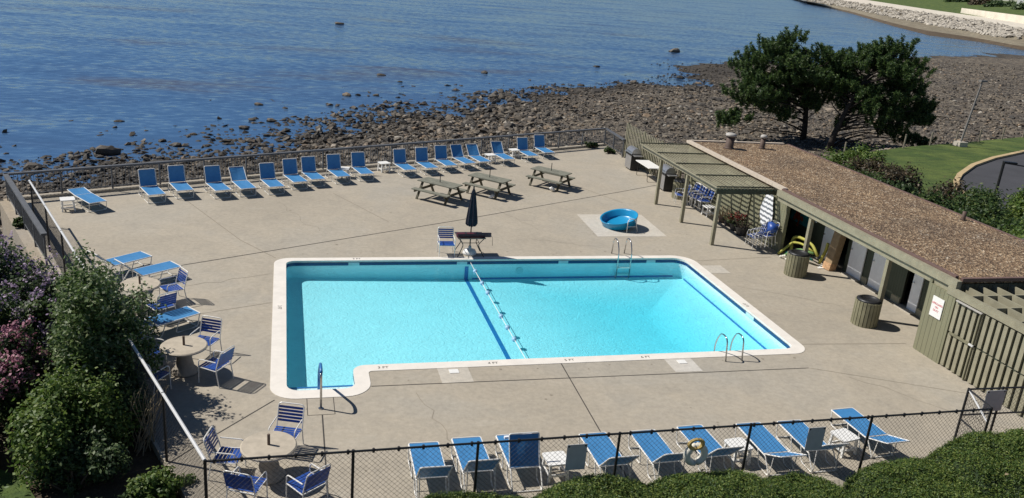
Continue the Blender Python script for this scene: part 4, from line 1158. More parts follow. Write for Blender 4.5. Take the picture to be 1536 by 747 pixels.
def patio_chair(label, loc, rz, group):
    t = thing('patio_chair', label, 'chair', loc, rz, group)
    W = .27
    for s_ in (-1, 1):
        MB().tube(hoop([(.27, s_ * W, 0), (.25, s_ * W, .62), (-.22, s_ * W, .63)]), .0135, 6).build('armrest', 'white', t)
    m = MB(); m.tube(hoop([(-.30, -W, 0), (-.22, -W, .42), (-.36, -W, .90), (-.36, W, .90), (-.22, W, .42), (-.30, W, 0)]), .0135, 6)
    m.tube([(.26, -W, .41), (.26, W, .41)], .0125, 6); m.tube([(-.22, -W, .40), (.26, -W, .42)], .0125, 6); m.tube([(-.22, W, .40), (.26, W, .42)], .0125, 6); m.tube([(-.22, -W, .40), (-.22, W, .40)], .0125, 6)
    m.build('frame', 'white', t)
    m = MB()
    for i in range(7): m.box((-.17 + .068 * i, 0, .425 - .012 * math.sin(math.pi * i / 6)), (.056, 2 * W, .008))
    m.build('seat', 'strap', t)
    m = MB()
    for i in range(5):
        z = .54 + .068 * i; m.box((-.24 - (z - .42) * .27, 0, z), (.008, 2 * W, .054))
    m.build('backrest', 'strap', t)
    return t
PCs = {}
def chair(x, y, face, label, group, z=0):
    if not PCs: PCs[0] = patio_chair(label, (x, y, z), face, group)
    else: dup(PCs[0], label, (x, y, z), face, group)
def round_table(label, x, y):
    t = thing('patio_table', label, 'table', (x, y, 0), 0, 'round stone patio tables')
    MB().lathe([(0, .655), (.50, .655), (.535, .67), (.535, .70), (.51, .72), (0, .722)], 36).build('top', 'stone_top', t)
    MB().lathe([(.30, 0), (.31, .06), (.22, .16), (.17, .38), (.20, .55), (.28, .655)], 20).build('pedestal', 'stone_ped', t, True)
    MB().lathe([(.028, .722), (.028, .95), (.0, .955)], 10).build('umbrella_tube', 'copper', t)
    return t
tables = [(-3.89, 23.40, 'round stone patio table half hidden by the silver leaved shrub'), (-2.35, 19.43, 'round stone patio table with worn mottled top near the left fence'), (-.34, 14.85, 'round stone patio table at the near left corner behind the fence')]
for x, y, lab in tables: round_table(lab, x, y)
GC = 'blue strap patio chairs around the round tables'
def around(tx, ty, x, y, lab): chair(x, y, math.atan2(ty - y, tx - x), lab, GC)
for x, y, lab in ((-3.12, 23.85, 'blue strap chair on the sunny right side of the bush covered table'), (-3.25, 22.55, 'blue strap chair in front of the bush covered table'), (-4.35, 22.75, 'blue strap chair mostly hidden under the silver leaved shrub')): around(-3.89, 23.40, x, y, lab)
for x, y, lab in ((-1.95, 20.30, 'blue strap chair behind the mottled table on its seaward right side'), (-1.62, 18.95, 'blue strap chair with its back in the sun right of the mottled table'), (-3.18, 19.80, 'blue strap chair left of the mottled table facing it'), (-2.95, 18.55, 'blue strap chair in the shrub shadow nearest the left fence pipe')): around(-2.35, 19.43, x, y, lab)
for x, y, lab in ((-.02, 15.75, 'blue strap chair behind the corner table facing the camera'), (-1.12, 15.05, 'blue strap chair left of the corner table with its white back frame turned sideways'), (-.72, 14.02, 'blue strap chair in front left of the corner table seen through the wire'), (.36, 13.92, 'blue strap chair in front right of the corner table seen through the wire')): around(-.34, 14.85, x, y, lab)
chair(5.42, 27.62, -math.pi / 2 - .05, 'lone blue strap chair beside the umbrella table at the pool edge', 'single chairs')

# umbrella table
ut = thing('umbrella_table', 'dark square glass patio table with curved legs at the pool edge', 'table', (6.25, 27.62, 0))
MB().box((0, 0, .70), (.98, .72, .03)).build('top', 'glass', ut)
for sx_ in (-1, 1):
    for sy_ in (-1, 1): MB().tube(hoop([(sx_ * .44, sy_ * .31, .68), (sx_ * .26, sy_ * .2, .42), (sx_ * .47, sy_ * .33, 0)]), .016, 6).build('leg', 'black', ut)
MB().tube(hoop([(-.3, -.22, .5), (.3, -.22, .5)] * 1 + [(.3, .22, .5)]), .012, 5).tube([(-.3, -.22, .5), (-.3, .22, .5), (.3, .22, .5)], .012, 5).build('stretcher', 'black', ut)
um = thing('patio_umbrella', 'folded navy patio umbrella standing through the dark glass table', 'umbrella', (6.28, 27.66, 0))
MB().lathe([(.24, 0), (.26, .05), (.20, .16), (.06, .20), (.05, .30), (.0, .3)], 18).build('base', 'plastic', um, True)
MB().lathe([(.022, .05), (.022, 2.42), (0, 2.45)], 8).build('pole', 'black', um)
V = []; prof = [(.02, 2.40), (.06, 2.28), (.095, 2.0), (.14, 1.6), (.175, 1.25), (.18, 1.12), (.13, 1.05)]
m = MB(); n_ = 24
for r_, z in prof:
    for k in range(n_): a = 2 * math.pi * k / n_; rr = r_ * (1 + .22 * math.cos(8 * a)); V.append((rr * math.cos(a), rr * math.sin(a), z))
m.add(V, [(i * n_ + k, i * n_ + (k + 1) % n_, (i + 1) * n_ + (k + 1) % n_, (i + 1) * n_ + k) for i in range(len(prof) - 1) for k in range(n_)] + [tuple(range((len(prof) - 1) * n_, len(prof) * n_))])
m.build('canopy', 'navy', um)
MB().lathe([(.0, 2.40), (.03, 2.41), (.02, 2.47), (0, 2.5)], 8).build('finial', 'black', um)
rt_ = thing('rescue_tube', 'maroon rescue tube with a trailing strap lying on the glass table', 'rescue tube', (6.35, 27.44, .715))
m = MB(); m.prism(rounded([(-.62, -.09), (.62, -.06), (.62, .06), (-.62, .09)], [.06, .055, .055, .06], 4), .0, .13); m.build('foam', 'maroon', rt_)
MB().box((.12, 0, .136), (.07, .19, .012)).box((-.3, 0, .136), (.05, .2, .012)).build('strap', 'black', rt_)
MB().tube([(.60, 0, .06), (.66, -.06, -.02), (.66, -.1, -.3)], .008, 4).build('tow_line', 'black', rt_)

# picnic tables
def picnic(label, loc, rz):
    t = thing('picnic_table', label, 'picnic table', loc, rz, 'wooden picnic tables on the deck')
    L = 1.82
    m = MB()
    for i in range(5): m.box((0, -.31 + .155 * i, .735), (L, .150, .04))
    m.build('top', 'wood', t)
    for s_ in (-1, 1):
        MB().box((0, s_ * .66, .44), (L, .27, .042)).build('bench', 'wood', t)
        for e in (-1, 1): MB().bar((e * .72, s_ * .22, .715), (e * .72, s_ * .66, 0.0), .045, .10, up=(1, 0, 0)).build('leg', 'wood_dark', t)
    for e in (-1, 1):
        MB().box((e * .765, 0, .38), (.042, 1.58, .10)).build('cross_bar', 'wood_dark', t)
        MB().box((e * .70, 0, .69), (.042, .70, .06)).build('batten', 'wood_dark', t)
    MB().lathe([(.018, .70), (.018, 1.12), (0, 1.13)], 8).build('umbrella_tube', 'black', t)
    return t
pt = picnic('weathered picnic table nearest the left of the three, nearest the folded umbrella', (6.35, 34.55, 0), R(-44))
dup(pt, 'weathered picnic table standing in the middle of the three', (8.75, 35.55, 0), R(-44))
dup(pt, 'weathered picnic table nearest the barbecue grills', (12.05, 37.0, 0), R(-45))
for x, y, lab in ((8.72, 34.75, 'crumpled white paper bag under the bench of the middle picnic table'), (11.85, 36.05, 'crumpled white paper bag under the bench of the picnic table nearest the grills')):
    V_, F_ = rock_variant(1, rng); o = npmesh('paper_bag', V_ * .17 + np.array([0, 0, .12]), F_, ['plastic']); o.location = (x, y, 0); tag(o, lab, 'bag')

# bins
def bin_(label, x, y, r=.38, h=.80):
    t = thing('litter_bin', label, 'litter bin', (x, y, 0), 0, 'round slatted litter bins')
    MB().lathe([(r - .05, .02), (r - .03, h)], 20).build('liner', 'rubber', t)
    m = MB(); n_ = 22
    for k in range(n_):
        a = 2 * math.pi * k / n_; m.box((r * math.cos(a), r * math.sin(a), h / 2 + .02 * (k % 2) * .3), (.03, 2 * math.pi * r / n_ * .84, h), rz=a)
    m.build('slat_wall', 'slat', t)
    MB().lathe([(r - .02, h - .02), (r - .01, h + .04), (r * .7, h + .09), (r * .68, h + .05), (0, h + .03)], 22).build('lid', 'rubber', t, True)
    return t
b0 = bin_('slatted round litter bin in front of the noodle heap', 17.88, 25.25)
dup(b0, 'slatted round litter bin beside the post near the sign wall', (17.68, 20.95, 0), .4)
dup(b0, 'slatted round litter bin under the pergola beside the barbecue grill', (17.95, 35.25, 0), .2)

# paddling pool with prop
kp = thing('paddling_pool', 'round blue plastic paddling pool tilted up on a white frame', 'paddling pool', (13.2, 30.85, .12))
kp.rotation_euler = (R(9), R(-11), R(-25))
m = MB(); prof = [(0, .03), (.60, .03), (.66, .08), (.70, .30), (.76, .34), (.78, .33), (.755, .28), (.70, .02), (.62, 0), (0, 0)]
m.lathe(prof, 40); m.build('shell', 'kiddie', kp, True)
pr = thing('prop_frame', 'white tubular hoop frame holding up the edge of the paddling pool', 'frame', (13.42, 30.02, 0), R(5))
MB().tube(hoop([(-.24, 0, 0), (-.20, .06, .56), (.16, .10, .56), (.26, .04, 0)], mr=.16), .017, 6).build('hoop', 'white', pr, True)
MB().tube([(-.22, .03, .25), (.22, .05, .25)], .012, 5).build('cross_bar', 'white', pr)

# grills
def grill(label, x, y, rz):
    t = thing('barbecue_grill', label, 'barbecue', (x, y, 0), rz, 'gas barbecue grills')
    MB().box((0, 0, .42), (.52, .78, .72)).build('cabinet', 'rubber', t)
    MB().box((-.265, 0, .42), (.012, .76, .70)).build('door', 'grill', t)
    MB().box((0, 0, .83), (.58, .84, .10)).build('firebox', 'rubber', t)
    m = MB(); n_ = 8; V = []
    for s_ in (-.40, .40):
        for k in range(n_ + 1): a = math.pi * k / n_; V.append((.28 * math.cos(a), s_, .88 + .30 * math.sin(a)))
    m.add(V, [(k, k + 1, n_ + 2 + k, n_ + 1 + k) for k in range(n_)] + [tuple(range(n_ + 1)), tuple(range(2 * n_ + 1, n_, -1))])
    lid = m.build('lid', 'grill', t)
    MB().tube([(-.30, -.3, 1.0), (-.30, .3, 1.0)], .014, 6).build('handle', 'steel', lid)
    for s_ in (-1, 1):
        MB().box((0, s_ * .58, .84), (.46, .30, .035)).build('side_shelf', 'grill', t)
    m = MB()
    for k in range(3): m.box((-.30, -.22 + .22 * k, .83), (.03, .05, .05))
    m.build('knob', 'black', t)
    for s_ in (-1, 1):
        o = MB().lathe([(0, -.02), (.08, -.02), (.08, .02), (0, .02)], 12).build('wheel', 'black', t); o.location = (.1, s_ * .34, .08); o.rotation_euler = (R(90), 0, 0)
    return t
g0 = grill('steel lidded barbecue grill by the slatted fence nearest the sea railing', 17.72, 40.75, 0)
dup(g0, 'steel lidded barbecue grill at the pergola end of the slatted fence', (17.85, 36.75, 0), 0)
ft = thing('folding_table', 'white topped folding table standing between the two barbecue grills', 'table', (17.75, 38.75, 0))
MB().box((0, 0, .74), (.72, 1.75, .04)).build('top', 'plastic', ft)
for s_ in (-1, 1): MB().tube(hoop([(-.3, s_ * .62, .72), (-.3, s_ * .7, 0), (.3, s_ * .7, 0), (.3, s_ * .62, .72)]), .014, 5).build('leg', 'black', ft)

# chairs parked under the pergola
GS = 'patio chairs stacked under the pergola'
for k in range(6): chair(18.08 + .02 * k, 34.55 - .24 * k, math.pi + .12 * math.sin(k * 2), ['blue strap chair at the seaward end of the long chair stack', 'blue strap chair second in the long chair stack under the pergola', 'blue strap chair third in the long chair stack under the pergola', 'blue strap chair fourth in the long chair stack under the pergola', 'blue strap chair fifth in the long chair stack under the pergola', 'blue strap chair at the white table end of the long chair stack'][k], GS, .03 * (k % 2))
chair(17.55, 34.35, math.pi * .9, 'blue strap chair standing out in front of the long chair stack', GS)
for k in range(4): chair(18.0 + .03 * k, 28.35 - .17 * k, math.pi + .1 * k, ['blue strap chair farthest back in the short stack by the wall corner', 'blue strap chair second in the short stack by the wall corner', 'blue strap chair third in the short stack by the wall corner', 'blue strap chair foremost in the short stack by the wall corner'][k], GS, .09 * k)
V_, F_ = rock_variant(2, rng)
o = npmesh('blue_bag', V_ * np.array([.26, .34, .36]), F_, ['strap'], smooth=True); o.location = (18.2, 27.75, 1.0); tag(o, 'bright blue bundle lying on top of the short chair stack by the wall corner', 'bundle')
wc = thing('white_sheet', 'tall white sheet hanging on the striped sunlit wall under the pergola', 'sheet', (18.555, 28.75, 1.35))
V = []; F = []
for i in range(9):
    z = .72 - 1.35 * i / 8; wd = .24 + .22 * min(1, i / 4) - (.12 if i > 6 else 0)
    for k in range(9): u = k / 8 - .5; V.append((-.03 - .025 * math.sin(k * 2.3 + i * .6), u * 2 * wd + .04 * i / 8, z))
for i in range(8):
    for k in range(8): F.append((i * 9 + k, i * 9 + k + 1, i * 9 + k + 10, i * 9 + k + 9))
MB().add(V, F).build('cloth', 'towel', wc, True); MB().tube([(-.03, -.3, .74), (-.03, .3, .74)], .012, 5).build('hook_rail', 'black', wc)
def pot(name, label, x, y, r, h, mat, stems, smat, top):
    t = thing(name, label, 'plant', (x, y, 0), 0)
    MB().lathe([(r * .7, 0), (r, h), (r * 1.08, h), (r * 1.05, h * .85), (0, h * .85)], 16).build('pot', mat, t)
    m = MB()
    for k in range(stems):
        a = random.uniform(0, 6.28); l = random.uniform(.6, 1) * top; m.tube([(r * .4 * math.cos(a), r * .4 * math.sin(a), h * .8), (r * 1.5 * math.cos(a), r * 1.5 * math.sin(a), h + l)], .012, 4)
    m.build('stem', smat, t); return t
pot('potted_plant', 'pot of dry pale stems against the striped wall under the pergola', 18.2, 31.5, .2, .25, 'copper', 26, 'dry', .5)
pot('potted_plant', 'second pot of dry stems, nearer the red flowers under the pergola', 18.2, 31.0, .18, .22, 'rubber', 22, 'dry', .4)
fp = pot('potted_plant', 'black pot of red flowers standing against the striped wall under the pergola', 18.2, 30.4, .24, .30, 'rubber', 14, 'twig', .35)
C = [(random.gauss(0, .16), random.gauss(0, .2), .5 + random.random() * .25) for _ in range(14)]
Vv, Ff = leaves(C, 16, .06, .04, rng); npmesh('flower', Vv, Ff, ['red'], fp)
C = [(random.gauss(0, .18), random.gauss(0, .2), .4 + random.random() * .2) for _ in range(14)]
Vv, Ff = leaves(C, 16, .07, .05, rng); npmesh('foliage', Vv, Ff, ['leaf_dark'], fp)
pot('potted_plant', 'squat black pot with dark stems between the red flowers and the short chair stack', 18.15, 29.75, .26, .34, 'rubber', 18, 'twig', .35)

# ================================================================== VEGETATION
def limb(m, a, b, r0, r1, sag=.15, n=6):
    a, b = Vector(a), Vector(b); L = (b - a).length; pts = []
    k = Vector((random.uniform(-1, 1), random.uniform(-1, 1), random.uniform(-.3, 1))) * L * sag
    for i in range(n + 1):
        u = i / n; pts.append(a.lerp(b, u) + k * math.sin(math.pi * u))
    m.tube(pts, r0, 6, r1=r1)
def pine(label, base, lean, pads, seed):
    rg = np.random.default_rng(seed); random.seed(seed)
    t = thing('pine_tree', label, 'tree', base)
    m = MB(); top = Vector(lean)
    tp = [Vector((0, 0, -.5)), Vector((top.x * .12, top.y * .12, top.z * .22)), Vector((top.x * .34, top.y * .34, top.z * .48)), Vector((top.x * .7, top.y * .7, top.z * .78)), top]
    m.tube(tp, .27, 9, r1=.05)
    for (x, y, z, r) in pads:
        u = min(.94, max(.12, (z - .35) / top.z * .88)); k = u * 4; i = int(min(3, k)); p = tp[i].lerp(tp[i + 1], k - i)
        limb(m, p, (x, y, z - .2), .06, .015, .13)
    m.build('trunk', 'bark', t, True)
    C = []
    for (x, y, z, r) in pads:
        for _ in range(int(13 * r) + 2):                       # upright plumes at the branch ends
            a = rg.uniform(0, 2 * math.pi); q_ = math.sqrt(rg.uniform()) * r
            px, py, pz = x + q_ * math.cos(a), y + q_ * math.sin(a), z + rg.normal() * .16 * r
            ax = np.array([.55 * q_ * math.cos(a) / r + .25 * rg.normal(), .55 * q_ * math.sin(a) / r + .25 * rg.normal(), 1.0]); ax /= np.linalg.norm(ax)
            ll = rg.uniform(.35, .95)
            for q2 in np.arange(0, ll, .17): C.append((px + ax[0] * q2, py + ax[1] * q2, pz + ax[2] * q2))
    C = np.array(C)
    n_ = 26; N = len(C) * n_; c = np.repeat(C, n_, 0)
    d = rg.normal(size=(N, 3)); d[:, 2] = d[:, 2] * .8 + .6; d /= np.linalg.norm(d, axis=1)[:, None]
    sd_ = np.cross(d, rg.normal(size=(N, 3))); sd_ /= np.linalg.norm(sd_, axis=1)[:, None]
    ln = rg.uniform(.15, .27, N)[:, None]; c = c + rg.normal(size=(N, 3)) * .03
    V = np.stack([c, c + d * ln * .5 - sd_ * .032, c + d * ln, c + d * ln * .5 + sd_ * .032], 1).reshape(-1, 3); F = np.arange(N * 4).reshape(-1, 4)
    npmesh('crown', V, F, ['pine'], t)
    t.scale = (1.06, 1.06, 1.03)
    return t
def padset(cx, cy, cz, rx, ry, rz, n, seed, extra=()):
    rg = np.random.default_rng(seed); out = []
    while len(out) < n:
        p = rg.uniform(-1, 1, 3)
        d = np.linalg.norm(p)
        if .35 < d < 1 and (p[2] > -.75): 
            out.append((cx + p[0] * rx, cy + p[1] * ry, cz + p[2] * rz, rg.uniform(.6, 1.15)))
    out += [(cx + a * rx * .8, cy + b * ry * .8, cz - rz * rg.uniform(.75, 1.25), rg.uniform(.6, .95)) for a, b in rg.uniform(-1, 1, (7, 2))]
    return out + list(extra)
# offsets from each base
pine('left hand dark pine tree with a spreading crown behind the bath house', (42.0, 61.8, -2.6), (-1.2, .2, 7.4),
     padset(-2.4, 0, 5.6, 4.7, 3.0, 2.1, 52, 3, [(-5.6, .5, 3.1, .8), (-6.6, .2, 3.6, .8), (-6.0, -.6, 4.0, .9), (-4.9, -.8, 3.3, .8), (-3.6, .2, 3.2, .8), (-.6, -.6, 3.1, .8), (.9, .2, 3.4, .8), (-4.4, -1, 2.6, .7), (-2.6, -1.4, 2.4, .7), (1.2, .8, 2.6, .7), (-1.6, 1, 1.7, .6), (-6.9, -.6, 1.6, 1.0), (-6.0, -.3, 1.7, .8), (-7.4, -.5, 1.45, .6), (-4.8, .6, 2.7, .9), (-3.1, .1, 7.9, .9), (-2.2, .0, 8.1, .7)]), 31)
pine('right hand dark pine tree leaning right with low spreading branches', (41.5, 57.7, -2.6), (3.4, .8, 7.3),
     padset(4.0, 1.2, 5.5, 4.1, 3.0, 2.2, 54, 4, [(6.6, .4, 2.9, .8), (7.9, .8, 3.4, .9), (7.2, -.2, 3.9, .8), (5.8, .6, 3.3, .8), (4.2, -.6, 3.2, .8), (2.4, .3, 3.3, .8), (8.4, .6, 2.6, .7), (7.6, 1.2, 2.5, .8), (3.0, -.8, 2.6, .7), (5.0, -1, 2.2, .7), (1.0, .8, 2.0, .6), (6.4, .3, 1.3, 1.0), (7.4, .2, 1.1, .9), (8.3, .1, 1.05, .6), (5.2, .2, 1.7, .9), (8.0, .8, 3.6, .9), (4.2, .8, 8.0, .9), (5.4, 1.0, 8.1, .7)]), 41)

def shrub(name, label, base, rad, hgt, mat, nclump, nleaf, size, seed, group=None, flowers=None, squash=1.0, aspect=.55, lump=.35, fsize=.03, cat='shrub', low=.05):
    rg = np.random.default_rng(seed); random.seed(seed)
    t = thing(name, label, cat, base, 0, group)
    m = MB(); C = []
    lobes = []
    for k in range(11):
        a = rg.uniform(0, 2 * math.pi); q_ = math.sqrt(rg.uniform()) * .72; cz = rg.uniform(.35, .82)
        lobes.append((q_ * math.cos(a), q_ * math.sin(a), cz * (1 - .35 * q_), rg.uniform(.24, .40)))
    lobes.append((0, 0, .45, .5))
    for k in range(nclump):
        lx, ly, lz, lr = lobes[rg.integers(0, len(lobes))]
        d = rg.normal(size=3); d /= np.linalg.norm(d); d *= lr * rg.uniform(.55, 1.05)
        if rg.uniform() < .10: d *= 1.35                      # stray shoots
        z_ = lz + d[2] * .9
        if z_ < low or rg.uniform() < .10: z_ = rg.uniform(low, .4); lx *= 1.15; ly *= 1.15
        C.append((rad[0] * (lx + d[0]), rad[1] * (ly + d[1]), hgt * min(1.08, z_) + .05))
    C = np.array(C, float)
    for k in range(min(26, nclump)):
        c = C[k]; limb(m, (c[0] * .12, c[1] * .12, -.1), c, .03, .008, .08, 4)
    m.build('stem', 'twig', t)
    V, F = leaves(C, nleaf, min(rad) * .095, size, rg, aspect=aspect, up=.95)
    npmesh('foliage', V, F, [mat], t)
    if flowers:
        fm, nf, zmin = flowers
        cc = C[(C[:, 2] > hgt * zmin)]; cc = cc[rg.integers(0, len(cc), nf)] * np.array([1.06, 1.06, 1.05]) + rg.normal(size=(nf, 3)) * min(rad) * .10
        V, F = leaves(cc, 8, fsize * 1.4, fsize * 1.15, rg, aspect=.8, up=1.0)
        npmesh('blossom', V, F, [fm], t)
    return t
shrub('flowering_shrub', 'tall shrub with lilac blossoms at the left below the concrete seawall', (-6.7, 21.8, -.3), (1.7, 2.0), 2.5, 'leaf_dark', 330, 80, .050, 101, flowers=('petal_lilac', 1000, .35))
shrub('flowering_shrub', 'shrub with sparse lilac blossoms at the left edge of the view', (-8.0, 19.8, -.3), (1.7, 1.8), 2.7, 'leaf_dark', 300, 80, .050, 102, flowers=('petal_lilac', 800, .35))
shrub('leafy_shrub', 'silver leaved shrub leaning over the left fence onto the round table', (-4.55, 20.5, -.2), (1.55, 1.9), 2.15, 'leaf_silver', 330, 85, .048, 103)
shrub('leafy_shrub', 'tall mid green shrub between the lilac blossoms and the left fence', (-3.95, 18.65, -.2), (1.2, 1.55), 3.3, 'leaf_mix', 480, 85, .048, 104)
shrub('flowering_shrub', 'low mass of pink flowers left of the fence', (-5.15, 17.75, -.2), (1.35, .75), 2.0, 'leaf_dark', 220, 75, .045, 105, flowers=('petal_pink', 620, .5))
shrub('flowering_shrub', 'pink flowers fading to green at the left edge of the view', (-6.4, 16.5, -.2), (.95, .85), 1.3, 'leaf_bank', 140, 75, .045, 106, flowers=('petal_pink', 420, .35))
shrub('leafy_shrub', 'big bright green shrub in the lower left corner', (-4.2, 16.35, -.2), (1.4, 1.3), 1.75, 'leaf_lime', 400, 85, .044, 107)
shrub('leafy_shrub', 'deep green undergrowth shrub filling the shade beside the left fence', (-3.4, 17.3, -.2), (.6, 1.1), 1.6, 'leaf_dark', 170, 75, .045, 108)
shrub('leafy_shrub', 'dark green shrub in front of the big bright shrub at the bottom edge', (-3.9, 15.2, -.2), (.9, .7), .9, 'leaf_dark', 160, 70, .042, 112)
shrub('leafy_shrub', 'green shrub filling the gap between the pink flowers and the left edge', (-6.4, 15.9, -.2), (.9, .7), 1.2, 'leaf_bank', 170, 75, .045, 113)
shrub('flowering_shrub', 'mid green shrub dotted with lilac blossoms behind the pink flowers', (-6.1, 19.2, -.2), (1.2, 1.0), 2.4, 'leaf_bank', 240, 80, .048, 114, flowers=('petal_lilac', 380, .4))
shrub('leafy_shrub', 'low yellowing shrub at the foot of the left fence corner', (-2.25, 14.7, -.2), (.55, .6), .55, 'leaf_lime', 70, 60, .04, 109)
shrub('leafy_shrub', 'ragged low green weeds outside the near end of the left fence', (-3.0, 13.9, -.2), (.7, .6), .4, 'leaf_dark', 70, 60, .045, 110)
shrub('leafy_shrub', 'dark shrub at the bottom edge left of the fence corner post', (-1.9, 13.5, -.2), (.5, .5), .5, 'leaf_dark', 60, 60, .04, 111)
random.seed(3)
m = MB()
for k in range(26): limb(m, (random.uniform(-.25, .25), random.uniform(-.3, .3), 0), (random.uniform(-.4, .5), random.uniform(-.1, .8), random.uniform(.8, 1.35)), .012, .005, .12, 5)
o = m.build('dry_stems', 'dry'); o.location = (-2.85, 16.4, -.15); tag(o, 'bunch of dry straw coloured stems leaning on the left fence', 'dry stems')

def hedge(label, c, rad, h, seed):
    rg = np.random.default_rng(seed)
    t = thing('hedge_bush', label, 'hedge', (c[0], c[1], -.15), 0, 'clipped hedge bushes along the near fence')
    n_ = 40; V = []; F = []
    def surf(u, v):
        x = u * rad[0]; y = v * rad[1]; rr = np.clip(np.sqrt(np.abs(u) ** 2.6 + np.abs(v) ** 2.6), 0, 1)
        lum = fbm((x + c[0]) * 1.6, (y + c[1]) * 1.6, 77, 3) - .45
        z = h * (1 - rr ** 3.2) * (1 + .42 * lum) + .10 * lum
        return x, y, np.maximum(z, -.05)
    g = np.linspace(-1, 1, n_); U, Vv_ = np.meshgrid(g, g); X, Y, Z = surf(U, Vv_)
    i = np.arange(n_ - 1)[None] + np.arange(n_ - 1)[:, None] * n_
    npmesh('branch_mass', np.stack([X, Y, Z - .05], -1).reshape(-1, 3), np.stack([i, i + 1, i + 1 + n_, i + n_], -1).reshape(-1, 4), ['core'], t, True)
    nn = int(2600 * rad[0] * rad[1] * 1.6)
    u = rg.uniform(-1, 1, nn); v = rg.uniform(-1, 1, nn); k_ = np.sqrt(np.abs(u) ** 2.6 + np.abs(v) ** 2.6) < 1
    x, y, z = surf(u[k_], v[k_])
    Vq, Fq = leaves(np.stack([x, y, z + .0], -1), 6, .034, .027, rg, aspect=.35, up=1.0)
    npmesh('foliage', Vq, Fq, ['leaf_hedge'], t)
    return t
hedge('low dark hedge bush at the left end of the near fence hedge', (3.3, 12.3), (1.8, 1.2), .74, 201)
hedge('clipped hedge bush in front of the left hand grey plate', (5.7, 12.2), (1.8, 1.3), .88, 202)
hedge('clipped hedge bush in front of the life ring', (8.0, 12.15), (1.8, 1.35), .92, 203)
hedge('clipped hedge bush at the right end of the long hedge, just left of the gap', (9.95, 12.0), (1.15, 1.3), .72, 204)
hedge('small bright hedge bush in front of the gap in the hedge', (10.9, 10.9), (1.1, .9), .52, 205)
hedge('broad hedge bush just right of the gap in the hedge', (12.65, 11.95), (1.65, 1.4), .88, 206)
hedge('large rounded hedge bush at the right end by the entrance gate', (14.8, 12.05), (1.85, 1.6), 1.34, 207)
for x, y, z, lab in ((13.9, 11.5, 1.08, 'yellowed fallen leaf on the large hedge bush'), (12.9, 11.1, .62, 'yellowed fallen leaf low on the broad hedge bush')):
    tag(MB().add([(x - .05, y, z), (x, y - .035, z + .03), (x + .05, y, z + .02), (x, y + .035, z + .03)], [(0, 1, 2, 3)]).build('fallen_leaf', 'dry'), lab, 'leaf')

# bank of shrubs behind the bath house
GBK = 'shrubs along the landward side of the bath house'
bank = [(31.6, 41.6, 1.5, 1.5, 'leaf_lime', 'yellow green shrub at the seaward end of the shrub bank'), (27.6, 38.2, 1.3, 1.2, 'leaf_bank', 'deep green shrub tucked by the roof edge at the seaward end of the bank'),
        (30.0, 37.4, 1.5, 1.4, 'leaf_brown', 'russet tinged shrub next to the yellow green shrub'), (27.0, 35.2, 1.5, 1.5, 'leaf_bank', 'deep green shrub in front of the first russet shrub'),
        (29.8, 34.6, 1.6, 1.6, 'leaf_brown', 'large russet shrub in the middle of the shrub bank'), (27.2, 32.2, 1.5, 1.7, 'leaf_dark', 'dark shrub between the russet shrub and the roof edge'), (30.4, 32.2, 1.5, 1.5, 'leaf_brown', 'russet shrub below the tip of the kerb'),
        (30.0, 29.8, 1.6, 1.9, 'leaf_bank', 'green shrub in front of the car park kerb'), (26.8, 29.4, 1.5, 1.8, 'leaf_bank', 'green shrub landward of the dark shrub by the roof edge'),
        (32.6, 29.6, 1.4, 2.3, 'leaf_lime', 'tall pale green shrub at the right edge beside the dark lamp post'), (29.6, 27.0, 1.6, 2.0, 'leaf_bank', 'broad green shrub beside the stub vent of the roof'), (26.4, 26.6, 1.4, 1.8, 'leaf_bank', 'green shrub hugging the roof edge by the stub vent'),
        (28.6, 24.6, 1.6, 2.0, 'leaf_lime', 'bright green shrub at the right edge of the view'), (26.2, 24.0, 1.4, 1.8, 'leaf_bank', 'green shrub spilling over the landward roof edge'), (27.0, 21.6, 1.6, 2.0, 'leaf_bank', 'green shrub at the right edge beyond the gravel roof')]
for k, (x, y, r_, hh, mt, lab) in enumerate(bank): shrub('bank_shrub', lab, (x, y, -.8), (r_ * 1.25, r_ * 1.3), hh + .8, mt, 300, 60, .075, 300 + k, GBK)
shrub('leafy_shrub', 'vine of green leaves climbing the slatted fence by the grills', (18.75, 41.4, -1.1), (.55, 1.6), 2.6, 'leaf_bank', 90, 40, .06, 330, None)
for k, (x, y, lab) in enumerate(((17.2, 45.7, 'tuft of weeds at the corner where the long railing ends'), (17.9, 44.3, 'tuft of weeds at the foot of the short railing'), (-8.6, 30.6, 'tuft of weeds in the fence corner by the white table'))):
    shrub('weed_tuft', lab, (x, y, 0), (.5, .3), .28, 'leaf_bank', 30, 40, .05, 340 + k, None, cat='weeds')
shrub('leafy_shrub', 'dark scrub in the rocks below the slatted fence behind the pergola', (20.6, 37.6, -1.1), (2.2, .7), 1.2, 'leaf_dark', 90, 50, .08, 345)

# stakes, lamp posts
for k, (x, y, lab) in enumerate(((36.3, 48.6, 'wooden stake nearest the pine trunks at the lawn edge'), (43.9, 52.2, 'wooden stake left of the lamp post base at the lawn edge, farther one'), (47.3, 53.5, 'wooden stake left of the lamp post base at the lawn edge, nearer one'), (50.4, 54.4, 'wooden stake directly behind the lamp post base'), (53.6, 55.5, 'wooden stake just right of the lamp post on the lawn edge'), (57.1, 56.8, 'wooden stake second right of the lamp post on the lawn edge'), (60.4, 58.0, 'wooden stake at the right edge of the view on the lawn edge'))):
    t = thing('lawn_stake', lab, 'stake', (x, y, -.8), random.uniform(0, 1), 'wooden stakes along the lawn edge')
    MB().tube([(0, 0, -.1), (random.uniform(-.03, .03), 0, 1.0)], .06, 7).build('post', 'stake', t); MB().lathe([(.066, 1.0), (.066, 1.03), (0, 1.05)], 7).build('cap', 'stake', t)
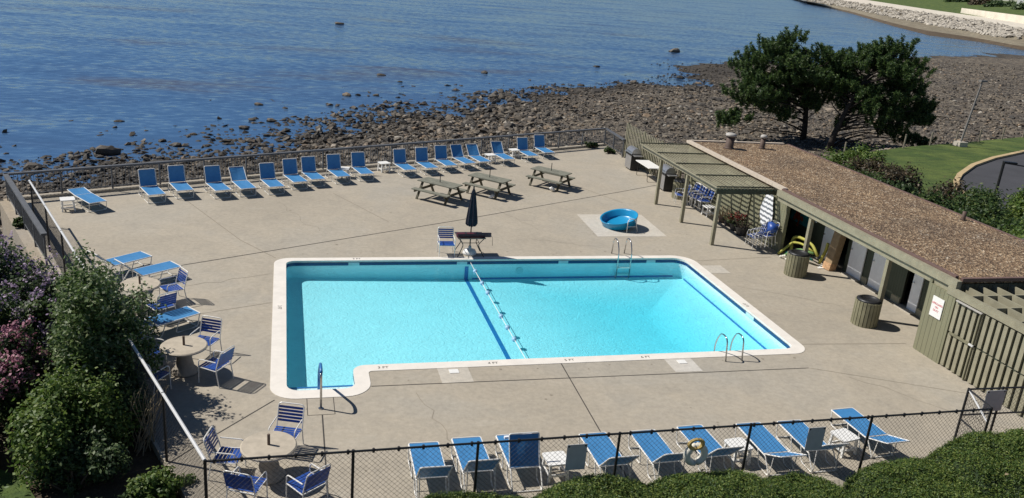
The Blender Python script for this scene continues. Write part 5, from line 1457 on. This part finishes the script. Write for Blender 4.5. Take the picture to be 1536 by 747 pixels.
lp = thing('lamp_post', 'leaning grey lamp post on a concrete footing in the lawn', 'lamp post', (50.24, 53.72, -.8))
MB().box((0, 0, .15), (.75, .75, .4)).build('footing', 'slab', lp)
MB().tube([(0, 0, .3), (.55, 0, 4.9)], .085, 8, r1=.06).build('pole', 'pole', lp)
MB().box((.62, 0, 5.0), (.55, .28, .14)).build('lamp_head', 'pole', lp)
l2 = thing('lamp_post', 'dark lamp post with side arm rising from the shrubs before the car park', 'lamp post', (39.4, 38.6, -.85))
MB().tube([(0, 0, 0), (0, 0, 2.25)], .075, 8).build('pole', 'black', l2)
MB().tube([(0, 0, 2.2), (1.2, -.5, 2.12)], .035, 6).build('arm', 'black', l2)
MB().box((.3, -.12, 2.24), (.7, .28, .12), rz=-.4).build('lamp_head', 'black', l2)

# far shore planting and house
GFS = 'dark shrubs above the far shore'
far_b = [(392, 415, 9, 5), (378, 384, 8, 4.5), (362, 345, 9, 6), (352, 318, 8, 6), (342, 296, 8, 5), (402, 440, 9, 4), (420, 480, 10, 4), (450, 540, 11, 5), (500, 630, 12, 5), (385, 350, 10, 7)]
flab = ['dark shrub left of the white house on the far shore', 'dark shrub in front of the white house on the far shore', 'large dark tree mass above the cream wall at the right edge', 'dark tree overhanging the cream wall at the far right corner', 'dark tree at the right end of the cream wall', 'dull purple shrub on the far lawn', 'dark shrub row farthest left on the far lawn', 'dim shrub high on the far lawn', 'dim shrub at the top edge of the far lawn', 'dark tree behind the others at the right end of the cream wall']
for k, ((x, y, r_, hh), lab) in enumerate(zip(far_b, flab)): shrub('far_shrub', lab, (x, y, 5.0), (r_, r_), hh, 'leaf_dark' if k != 5 else 'leaf_brown', 110, 30, .9, 400 + k, GFS)
hs = thing('far_house', 'white house among the trees on the far shore', 'house', (398, 398, 6.5), R(40))
MB().box((0, 0, 5), (22, 16, 10)).build('wall', 'plastic', hs)
MB().add([(-12, -9, 10), (12, -9, 10), (12, 9, 10), (-12, 9, 10), (-12, 0, 15), (12, 0, 15)], [(0, 1, 5, 4), (2, 3, 4, 5), (0, 4, 3), (1, 2, 5)]).build('roof', 'drip', hs)
for x in (-7, -2.5, 2.5, 7): MB().box((x, -8.05, 6), (1.6, .2, 2.4)).build('window', 'rubber', hs)
random.seed(1)
